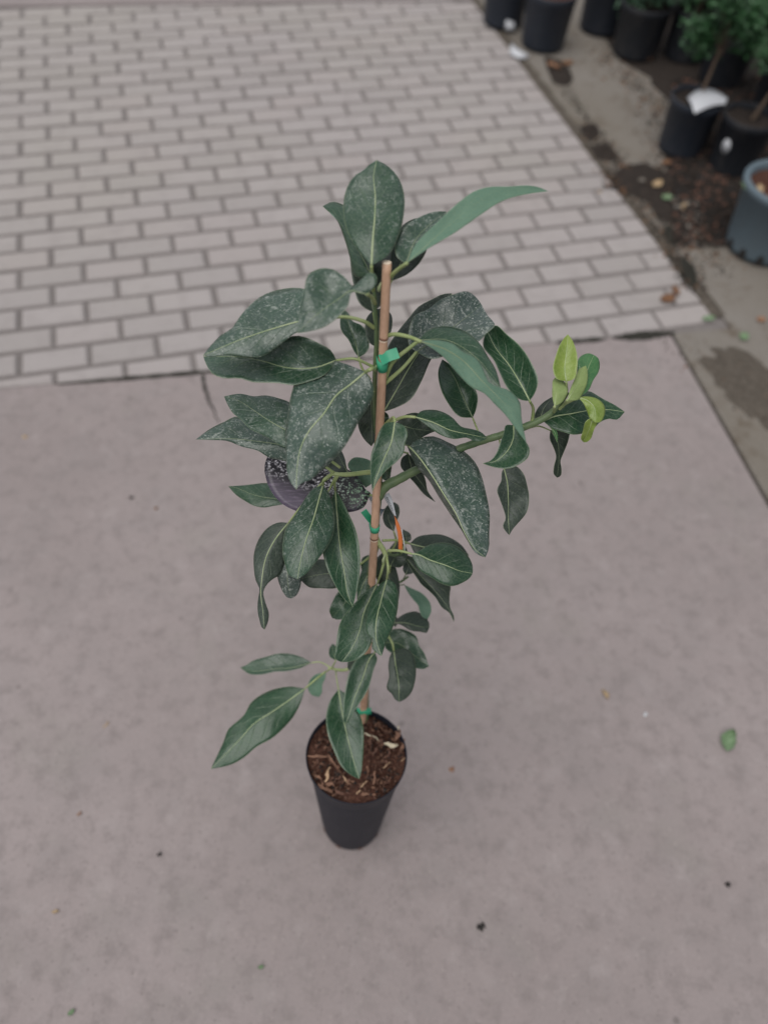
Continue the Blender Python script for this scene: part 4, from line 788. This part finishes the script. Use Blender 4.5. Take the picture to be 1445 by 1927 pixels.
# --- small dark leaves behind the hanging tag
leaf((741, 1000), (742, 945), [(730, 968)], [(726, 990), (720, 972), (728, 952)], [(745, 985), (752, 962), (749, 950)], 1.085, k=.1, sp=.0, mat='leaf_b', cup=.2, rib=.0005, pet=[(745, 1020, 1.10), (720, 1060, 1.12)])
leaf((764, 1020), (758, 996), [(764, 1008)], [(757, 1012)], [(773, 1016), (772, 1005)], 1.10, k=.1, sp=.0, mat='leaf_b', rib=.0004, pet=[(755, 1040, 1.11)])
leaf((735, 1064), (758, 1022), [(745, 1045)], [(728, 1050), (736, 1028), (748, 1018)], [(752, 1068), (765, 1055), (766, 1035)], 1.110, k=.3, sp=.0, mat='leaf_b', cup=-.1, rib=.0006, pet=[(725, 1085, 1.13), (712, 1090, 1.135)])
leaf((763, 1082), (772, 1050), [(768, 1068)], [(758, 1072), (762, 1058)], [(777, 1078), (783, 1066), (780, 1054)], 1.14, k=.3, sp=.0, mat='leaf_b', rib=.0006, pet=[(757, 1094, 1.157)], pr=.0010, prm='stem')
for i, (x, y, dd) in enumerate(((713, 543, Ds(543)), (717, 700, Ds(700)+.012), (730, 693, Ds(695)+.01), (721, 1054, 1.058), (707, 694, Ds(694)+.004))):     # small axillary buds
    P = [at(x, y+5, dd+.004), at(x, y, dd), at(x+2, y-6, dd-.003), at(x+4, y-12, dd-.004)]; V, Fc = tube(crom(P, 8), [.0012, .0018, .0020, .0019, .0016, .0012, .0008, .0003], 8); link('bud', mesh('bud', V, Fc), M['chip_m' if i in (1, 2) else 'rib'], plant)

# ------------------------------------------------------------------ the fruit-shaped picture tag and its strap
OUT = [(498, 888), (499, 872), (506, 856), (520, 846), (540, 841), (565, 845), (600, 858), (635, 874), (655, 884), (670, 892), (681, 908), (689, 922), (697, 927), (698, 933), (693, 938), (690, 947), (684, 955), (672, 961), (657, 964), (630, 969), (600, 971), (575, 968), (553, 960), (531, 948), (515, 931), (504, 911)]
LD = 1.022
tagr = empty('fruit_tag', tuple(at(698, 930, LD))); tag(tagr, 'fruit-shaped card tag printed as a dark pebbled avocado, hung on the stake', 'plant tag')
Pl = crom(OUT+[OUT[0]], 80)[:-1]; c = Pl.mean(0)
V = []; Fc = []; uv = []; n = len(Pl); RR = 7
def tag_d(q): return LD + .16*(c[1]-q[1])/F_PX + .05*math.sin((q[0]-500)/200*2.6)*.18
for i in range(RR+1):
    s = 1-i/RR*.999
    for p in Pl:
        q = c+(p-c)*s; V.append(at(q[0], q[1], tag_d(q))); uv.append(((q[0]-498)/200, (975-q[1])/140))
for i in range(RR):
    for k in range(n): Fc.append((i*n+k, i*n+(k+1) % n, (i+1)*n+(k+1) % n, (i+1)*n+k))
me = mesh('picture_card', V, Fc); ul = me.uv_layers.new(name='print'); li = np.zeros(len(me.loops), int); me.loops.foreach_get('vertex_index', li); ul.data.foreach_set('uv', np.array(uv, np.float32)[li].ravel())
me.materials.append(M['print']); me.materials.append(M['white']); o = link('picture_card', me, None, tagr); md = o.modifiers.new('thick', 'SOLIDIFY'); md.thickness = .0006; md.offset = -1; md.material_offset_rim = 1
def strip_mesh(name, A, B, mat, parent, n=20, th=.0004):
    a = crom([at(*p) for p in A], n); b_ = crom([at(*p) for p in B], n); V = []; Fc = []
    for i in range(n): V += [a[i], b_[i]]
    for i in range(n-1): Fc.append((2*i, 2*i+2, 2*i+3, 2*i+1))
    o = link(name, mesh(name, V, Fc), mat, parent); md = o.modifiers.new('thick', 'SOLIDIFY'); md.thickness = th; md.offset = 0; return o
# white collar of the tag passing behind the stake, then the white strap that turns over to its orange side
strip_mesh('collar', [(693, 927, LD+.004), (704, 932, LD+.030), (716, 936, LD+.016)], [(694, 938, LD+.004), (702, 948, LD+.030), (713, 951, LD+.012)], M['white'], tagr)
strip_mesh('collar', [(708, 946, LD+.014), (714, 943, LD+.012), (720, 934, LD+.012), (727, 928, LD+.012)], [(707, 960, LD+.014), (713, 954, LD+.012), (716, 946, LD+.014), (721, 935, LD+.014)], M['white'], tagr)
ws = strip_mesh('strap', [(732, 927, 1.030), (738, 941, 1.028), (742, 957, 1.028), (745, 971, 1.030)], [(721, 934, 1.030), (729, 948, 1.030), (736, 961, 1.031), (742, 971, 1.032)], M['white'], tagr)
strip_mesh('strap_back', [(741, 969, 1.0325), (748, 980, 1.034), (754, 995, 1.037), (757, 1013, 1.042), (757.5, 1036, 1.050)], [(743, 975, 1.0325), (745, 990, 1.036), (748, 1003, 1.039), (749.5, 1018, 1.044), (749.5, 1037, 1.050)], M['orange'], tagr)
strip_mesh('strap_edge', [(754.5, 996, 1.037), (757.5, 1010, 1.041), (760, 1024, 1.046), (761, 1038, 1.052)], [(756, 996, 1.0372), (759, 1010, 1.0415), (761.5, 1024, 1.0465), (762.5, 1038, 1.0525)], M['white'], tagr)
strip_mesh('collar_flap', [(714, 955, 1.020), (719, 958, 1.018), (724, 957, 1.018)], [(717, 972, 1.020), (719, 966, 1.018), (722, 961, 1.018)], M['ink'], tagr)
# printed lettering along the strap
cu = bpy.data.curves.new('lettering', 'FONT'); cu.body = 'AVOCADO'; cu.size = 1.0; cu.shear = .25; cu.align_x = 'CENTER'; cu.align_y = 'CENTER'; cu.resolution_u = 2
to = bpy.data.objects.new('lettering_curve', cu); COL.objects.link(to); dg = bpy.context.evaluated_depsgraph_get(); tm = bpy.data.meshes.new_from_object(to.evaluated_get(dg)); bpy.data.objects.remove(to)
p0, p1 = at(727.5, 934, 1.0283), at(739.0, 962, 1.0278); ax = p1-p0; LL = np.linalg.norm(ax); ax /= LL; nrm = -Fv; upv = np.cross(nrm, ax); upv /= np.linalg.norm(upv); zz = np.cross(ax, upv)
xs = [v.co.x for v in tm.vertices]; wtxt = max(xs)-min(xs); sc_ = LL/wtxt*.95; mc = (p0+p1)/2 - Fv*.0012
for v in tm.vertices:
    q = mc + ax*v.co.x*sc_ + upv*v.co.y*sc_*1.05; v.co = Vector(q)
link('lettering', tm, M['ink'], tagr, smooth=False)
tm.materials.clear(); tm.materials.append(M['ink'])

# ------------------------------------------------------------------ nursery pots and shrubs along the side
def nursery_pot(loc, rt, rb, h, mat, label, soilm, name='nursery_pot', foot=False, lift=0.012):
    x, y = loc; root = empty(name, (x, y, lift)); tag(root, label, 'plant pot', 'nursery pots along the pavement')
    prof = [(0, .003), (rb*.94, .003), (rb, .0), (rb*1.01, .01), (rb+(rt-rb)*.86, h*.86), (rt*.985, h*.862), (rt, h*.87), (rt*1.015, h*.985), (rt*1.005, h), (rt*.955, h), (rt*.935, h*.97), (rt*.90, h*.72)]
    if foot: prof = [(0, .012), (rb*.90, .012), (rb*.92, .0), (rb, .0), (rb*1.01, .02), (rb+(rt-rb)*.88, h*.88), (rt, h*.885), (rt*1.045, h*.90), (rt*1.06, h*.98), (rt*1.04, h), (rt*.93, h), (rt*.90, h*.96), (rt*.86, h*.72)]
    V, Fc = lathe(prof, 56, (x, y, lift)); link('pot_wall', mesh('pot_wall', V, Fc), mat, root)
    r = random.Random(int(x*991)); V = []; Fc = []; sr = rt*.925
    for i in range(9):
        for k in range(32):
            a = 2*math.pi*k/32; q = sr*i/8; V.append((x+q*math.cos(a), y+q*math.sin(a), lift+h*.90+(r.random()-.5)*.012))
    for i in range(8):
        for k in range(32): Fc.append((i*32+k, i*32+(k+1) % 32, (i+1)*32+(k+1) % 32, (i+1)*32+k))
    link('soil', mesh('soil', V, Fc), soilm, root)
    if foot:
        for k in range(12):
            a = 2*math.pi*(k+.5)/12; c_, s_ = math.cos(a), math.sin(a); bm = bmesh.new(); vs = []
            for dw, z in ((-.014, .002), (.014, .002), (.012, .030), (0, .042), (-.012, .030)):
                rr = rb*1.012+(rt-rb)*z/h*.98; vs.append(bm.verts.new((x+rr*c_-dw*s_, y+rr*s_+dw*c_, lift+z)))
            bm.faces.new(vs); r_ = bmesh.ops.extrude_face_region(bm, geom=bm.faces[:]); bmesh.ops.translate(bm, vec=(-c_*.006, -s_*.006, 0), verts=[v for v in r_['geom'] if isinstance(v, bmesh.types.BMVert)])
            link('drain_slot', bm_mesh('drain_slot', bm), M['dark_bit'], root, smooth=False)
    return root
def shrub(loc, z0, trunk_h, crown_r, crown_h, count, mat, label, seed, lean=(0, 0), leafL=.028, trunks=1, name='shrub'):
    r = random.Random(seed); x, y = loc; root = empty(name, (x, y, z0)); tag(root, label, 'shrub', 'shrubs in nursery pots')
    limbs = []; ends = []
    for k in range(trunks):
        a = r.uniform(0, 6.28); top = np.array([x+lean[0]+.02*math.cos(a)*(trunks > 1), y+lean[1]+.02*math.sin(a)*(trunks > 1), z0+trunk_h])
        P = crom([(x+.01*k, y, z0-.03), (x+lean[0]*.4+r.uniform(-.01, .01), y+lean[1]*.4+r.uniform(-.01, .01), z0+trunk_h*.5), tuple(top)], 10); limbs.append(tube(P, [.009-.004*i/9 for i in range(10)], 7))
        for j in range(9):
            a = r.uniform(0, 6.28); q = top+np.array([math.cos(a)*crown_r*r.uniform(.3, .85), math.sin(a)*crown_r*r.uniform(.3, .85), r.uniform(-.1, .9)*crown_h])
            m_ = (top+q)/2+np.array([0, 0, .03]); P = crom([tuple(top-(0, 0, trunk_h*r.uniform(0, .3))), tuple(m_), tuple(q)], 8); limbs.append(tube(P, [.0042-.0032*i/7 for i in range(8)], 5)); ends.append((m_, q))
    V, Fc = join(limbs); link('trunk', mesh('trunk', V, Fc), M['trunk'], root)
    V = []; Fc = []
    for i in range(count):
        a_, b_ = r.choice(ends); s = r.uniform(.1, 1.15); c_ = a_+(b_-a_)*s+np.array([r.gauss(0, .028), r.gauss(0, .028), r.gauss(0, .022)])
        d = np.array([r.gauss(0, 1), r.gauss(0, 1), r.gauss(.3, .7)]); d /= np.linalg.norm(d); n_ = np.array([r.gauss(0, .6), r.gauss(0, .6), 1.0]); s_ = np.cross(d, n_); s_ /= np.linalg.norm(s_); n_ = np.cross(s_, d)
        L = leafL*r.uniform(.6, 1.3); W_ = L*.26; k = len(V)
        V += [c_, c_+d*L*.45+s_*W_+n_*L*.08, c_+d*L, c_+d*L*.45-s_*W_+n_*L*.08, c_+d*L*.5]
        Fc += [(k, k+1, k+4), (k+1, k+2, k+4), (k+2, k+3, k+4), (k+3, k, k+4)]
    link('crown', mesh('crown', V, Fc), mat, root, smooth=False)
    return root
def gp(x, y): return tuple(float(q) for q in gnd(x, y, .012)[:2])
pF = gp(1278, 278); pG = gp(1372, 312); pH = gp(1428, 462); pA = gp(945, 40); pB = gp(1020, 82); pC = gp(1128, 52); pD = gp(1192, 98); pI = gp(1352, 150); pJ = gp(1285, 105); pK = gp(1450, 215); pL = gp(1075, -5)
nursery_pot(pH, .155, .128, .255, M['pot_g'], 'blue-grey plastic pot with a thick rolled rim and notched base', M['soil'], foot=True)
nursery_pot(pF, .108, .092, .215, M['pot_n'], 'black nursery pot with a white paper tag lying over its rim', M['mulch'])
nursery_pot(pG, .108, .092, .215, M['pot_f'], 'black nursery pot with a white oval sticker on its side', M['mulch'])
nursery_pot(pB, .122, .105, .235, M['pot_n'], 'black nursery pot standing on the end of the pavers, scrap of plastic at its foot', M['soil'])
nursery_pot(pA, .115, .100, .235, M['pot_n'], 'black nursery pot just behind the one with a plastic scrap at its foot', M['mulch'])
nursery_pot(pC, .122, .105, .235, M['pot_n'], 'black nursery pot standing between the pavers and the low leafy shrub pot', M['mulch'])
nursery_pot(pD, .125, .108, .225, M['pot_f'], 'black nursery pot with a low leafy shrub and an orange leaf beside it', M['mulch'])
nursery_pot(pJ, .115, .100, .215, M['pot_f'], 'black nursery pot under the dense shrub, behind the pot with the white paper tag', M['mulch'])
nursery_pot(pI, .115, .100, .215, M['pot_f'], 'black nursery pot in deep shade behind the pot with the oval sticker', M['mulch'])
nursery_pot(pK, .115, .100, .215, M['pot_f'], 'black nursery pot behind the blue-grey pot, half hidden by leaves', M['mulch'])
shrub(pF, .20, .20, .20, .30, 3200, M['shrub'], 'bushy green shrub on a thin stem in the pot with the white paper tag', 1, (.03, .05), trunks=1)
shrub(pG, .20, .22, .19, .26, 2600, M['shrub'], 'green shrub on a brown stem in the pot with the oval sticker', 2, (.10, .10))
shrub(pD, .20, .05, .17, .16, 1500, M['shrub2'], 'low blue-green shrub in the pot beside the orange leaf', 3, (.02, .02), trunks=2)
shrub(pJ, .20, .08, .22, .26, 3600, M['shrub'], 'dense green shrub behind the pot with the white paper tag', 4, (0, .02), trunks=2)
shrub(pI, .20, .10, .22, .30, 3400, M['shrub'], 'dense green shrub in the shaded pot behind the oval sticker', 5, (.02, .0), trunks=2)
shrub(pK, .20, .04, .20, .26, 3000, M['shrub2'], 'pale-tipped green shrub behind the blue-grey pot', 6, (.05, .0), trunks=2)
shrub(pC, .20, .20, .12, .22, 800, M['shrub'], 'upright green shrub in the pot beside the low leafy shrub', 9, (.03, .10))
# white oval sticker on one pot, white paper tag across another, plastic scraps
qd = np.array([pG[0], pG[1]]); tc = -qd/np.linalg.norm(qd); tc = np.array([tc[0]*math.cos(-.45)-tc[1]*math.sin(-.45), tc[0]*math.sin(-.45)+tc[1]*math.cos(-.45)])
V = []; Fc = []; tang = np.array([-tc[1], tc[0]])
for k in range(20):
    a = 2*math.pi*k/20; dx, dz = .019*math.cos(a), .030*math.sin(a); z = .115+dz; rr = .0935+(.108-.092)*z/.215; rr2 = math.sqrt(rr*rr-dx*dx)
    for e in (.0008, .0016): V.append((qd[0]+tc[0]*(rr2+e)+tang[0]*dx, qd[1]+tc[1]*(rr2+e)+tang[1]*dx, z+.012))
Fc = [tuple(range(1, 40, 2)), tuple(range(38, -1, -2))]+[(2*k, 2*((k+1) % 20), 2*((k+1) % 20)+1, 2*k+1) for k in range(20)]
tag(link('sticker', mesh('sticker', V, Fc), M['white'], None), 'white oval sticker on the side of a black nursery pot', 'sticker')
def bent_sheet(name, A, B, mat, label, cat, n=14, th=.0012):
    a = crom(A, n); b_ = crom(B, n); V = []; Fc = []
    for i in range(n): V += [a[i], (a[i]+b_[i])/2+np.array([0, 0, .006]), b_[i]]
    for i in range(n-1):
        k = 3*i; Fc += [(k, k+3, k+4, k+1), (k+1, k+4, k+5, k+2)]
    o = link(name, mesh(name, V, Fc), mat, None); md = o.modifiers.new('thick', 'SOLIDIFY'); md.thickness = th; md.offset = 0; return tag(o, label, cat)
def gz(x, y, z): return tuple(gnd(x, y, z))
bent_sheet('paper_tag', [gz(1293, 184, .232), gz(1312, 170, .245), gz(1340, 168, .25), gz(1368, 184, .245)], [gz(1306, 214, .226), gz(1322, 206, .238), gz(1345, 198, .245), gz(1364, 196, .242)], M['white'], 'curved white paper tag lying over the rim of a black nursery pot', 'paper tag')
bent_sheet('plastic_scrap', [gz(962, 80, .004), gz(972, 90, .018), gz(985, 98, .02), gz(996, 103, .004)], [gz(958, 100, .004), gz(968, 106, .014), gz(980, 110, .014), gz(992, 110, .004)], M['white'], 'crumpled white plastic scrap on the pavers at the foot of a nursery pot', 'plastic scrap')
bent_sheet('plastic_scrap', [gz(945, 40, .03), gz(955, 38, .06), gz(968, 42, .05)], [gz(947, 56, .006), gz(957, 56, .03), gz(968, 58, .02)], M['white'], 'small grey-white plastic scrap standing between two nursery pots', 'plastic scrap')

# ------------------------------------------------------------------ fallen leaves and crumbs
def fallen(px, py, L, ang, mat, label, name='fallen_leaf', z=.004, curl=.25, wide=.42, cat='leaf'):
    g_ = gnd(px, py); r = random.Random(int(px*7+py)); V = []; Fc = []; n, m = 12, 4; ca, sa = math.cos(ang), math.sin(ang); bend = r.uniform(-.5, .5)
    for lay in (0, 1):
        for i in range(n):
            t = i/(n-1); wd = L*wide*math.sin(math.pi*min(1, .06+t*.94))**.8*.5*(1+.10*math.sin(i*1.9+px))
            for j in range(-m, m+1):
                s = j/m; x = (t-.5)*L; y = wd*s+bend*L*(t-.5)**2*.5; zz = z+curl*L*(abs(s)**2*.35*(.4+.6*t)+(t-.5)**2*.6)+.002*math.sin(i*1.3+j) - lay*.0005
                V.append((g_[0]+x*ca-y*sa, g_[1]+x*sa+y*ca, max(zz, .0026+.0006*(1-lay))))
    c_ = 2*m+1; o_ = n*c_
    for i in range(n-1):
        for j in range(c_-1): a = i*c_+j; Fc += [(a, a+c_, a+c_+1, a+1), (a+o_, a+1+o_, a+c_+1+o_, a+c_+o_)]
        for j in (0, c_-1): a = i*c_+j; Fc.append((a, a+c_, a+c_+o_, a+o_))
    return tag(link(name, mesh(name, V, Fc), M[mat]), label, cat, 'fallen leaves on the pavement')
fallen(1366, 1395, .054, 1.15, 'litter_g', 'curled pale green leaf lying alone on the bare concrete slab', curl=.7, wide=.62)
fallen(1255, 566, .060, .4, 'litter_b', 'crumpled brown dead leaf on the corner of the pavers', curl=.6, wide=.7)
fallen(1268, 552, .045, 1.9, 'litter_b', 'dark brown dead leaf touching the crumpled leaf on the paver corner', curl=.5, wide=.6, z=.010)
fallen(1215, 118, .060, .3, 'litter_o', 'orange-brown dead leaf beside a black nursery pot', curl=.4, wide=.8, z=.02)
fallen(1040, 130, .085, -.9, 'litter_o', 'tan and brown dead leaf at the end of the pavers below a pot', curl=.4, wide=.5, z=.01)
fallen(1066, 122, .07, .4, 'litter_b', 'brown dead leaf on the side pavement beside the pot on the pavers', curl=.4, wide=.6)
fallen(1234, 354, .06, .9, 'litter_t', 'pale tan dead leaf on the dark mulch edge', curl=.4, wide=.6, z=.016)
fallen(1252, 378, .045, .2, 'litter_g', 'small green leaf next to the tan leaf on the mulch edge', curl=.4, wide=.8, z=.014)
fallen(1205, 345, .03, .2, 'side', 'pale grey leaf scrap on the soil spill beside the pavers', curl=.3, wide=.8, z=.014)
fallen(1332, 601, .050, .3, 'litter_g', 'green leaf on the side pavement past the paver corner', curl=.25, wide=.5, z=.004)
fallen(1397, 637, .040, 1.0, 'litter_g', 'small bright green leaf on the dirt by the slab edge', curl=.4, wide=.8, z=.008)
fallen(1430, 604, .034, .2, 'litter_o', 'small orange leaf on the side pavement near the blue-grey pot', curl=.4, wide=.8, z=.006)
fallen(1128, 403-40, .018, .3, 'litter_t', 'tiny yellowish leaf scrap in the middle of the pavers', curl=.3, wide=.6)
fallen(492, 1820, .012, .3, 'litter_g', 'tiny green leaf scrap on the concrete in front of the pot', curl=.3, wide=.6)
fallen(136, 1905, .014, .8, 'litter_g', 'tiny green leaf scrap in the emptiest part of the slab', curl=.3, wide=.6)
fallen(1285, 395, .05, 1.4, 'litter_t', 'pinkish tan dead leaf on the edge strip beside the mulch', curl=.3, wide=.5, z=.012)
fallen(1250, 315, .05, .4, 'litter_b', 'brown dead leaf at the foot of the pot with the white paper tag', curl=.4, wide=.6, z=.02)
fallen(1385, 350, .03, 1.4, 'litter_t', 'tan leaf on the soil inside the blue-grey pot', curl=.3, wide=.7, z=.01)
def soil_leaf(px, py, L, mat, label):
    o = fallen(px, py, L, px*.1, mat, label, z=.004); q = gnd(px, py); p2 = gnd(px, py, .243); o.location = (p2[0]-q[0], p2[1]-q[1], .243); return o
bpy.data.objects.remove([o for o in bpy.data.objects if o.get('label') == 'tan leaf on the soil inside the blue-grey pot'][0])
soil_leaf(1402, 355, .055, 'litter_g', 'yellow-green leaf on the soil in the blue-grey pot')
soil_leaf(1428, 358, .060, 'litter_t', 'tan dead leaf on the soil in the blue-grey pot')
soil_leaf(1440, 372, .050, 'litter_b', 'brown dead leaf on the soil in the blue-grey pot')
def crumb(px, py, L, ang, mat, label, wid=.4, name='wood_splinter', cat='debris'):
    g_ = gnd(px, py); V, Fc = chip_geo(L, L*wid, L*.22, int(px)); R_ = Matrix.Rotation(ang, 3, 'Z')
    V = [tuple(R_ @ Vector(v) + Vector((g_[0], g_[1], L*.11+.0006))) for v in V]
    return tag(link(name, mesh(name, V, Fc), M[mat]), label, cat, 'crumbs on the concrete')
crumb(1137, 1307, .026, -1.1, 'litter_t', 'pale tan wood splinter on the concrete right of the plant', .35)
crumb(1213, 1344, .010, .3, 'white', 'tiny white crumb near the tan splinter', .8, 'crumb')
crumb(905, 1745, .017, .3, 'dark_bit', 'black crumb on the concrete in front of the pot', .8, 'crumb')
crumb(300, 1608, .010, .3, 'dark_bit', 'small black speck on the concrete left of the pot', .7, 'crumb')
crumb(1368, 1665, .011, .3, 'dark_bit', 'small dark speck below the green leaf on the slab', .8, 'crumb')
crumb(200, 1365, .016, 1.1, 'litter_t', 'thin pale splinter on the concrete left of the lowest leaf', .25)
crumb(105, 1716, .014, .1, 'litter_t', 'short pale splinter on the open concrete', .3)
crumb(248, 937, .012, .2, 'dark_bit', 'dark crumb on the slab left of the fruit tag', .8, 'crumb')
crumb(294, 956, .010, .2, 'litter_b', 'brown crumb on the slab left of the fruit tag', .8, 'crumb')
crumb(849, 1447, .012, .2, 'litter_o', 'orange-brown crumb on the slab right of the pot', .8, 'crumb')
crumb(48, 822, .016, .2, 'litter_t', 'pale tan crumb on the slab near the pavers', .6, 'crumb')
crumb(150, 1532, .008, .2, 'litter_o', 'tiny orange crumb on the open concrete', .8, 'crumb')
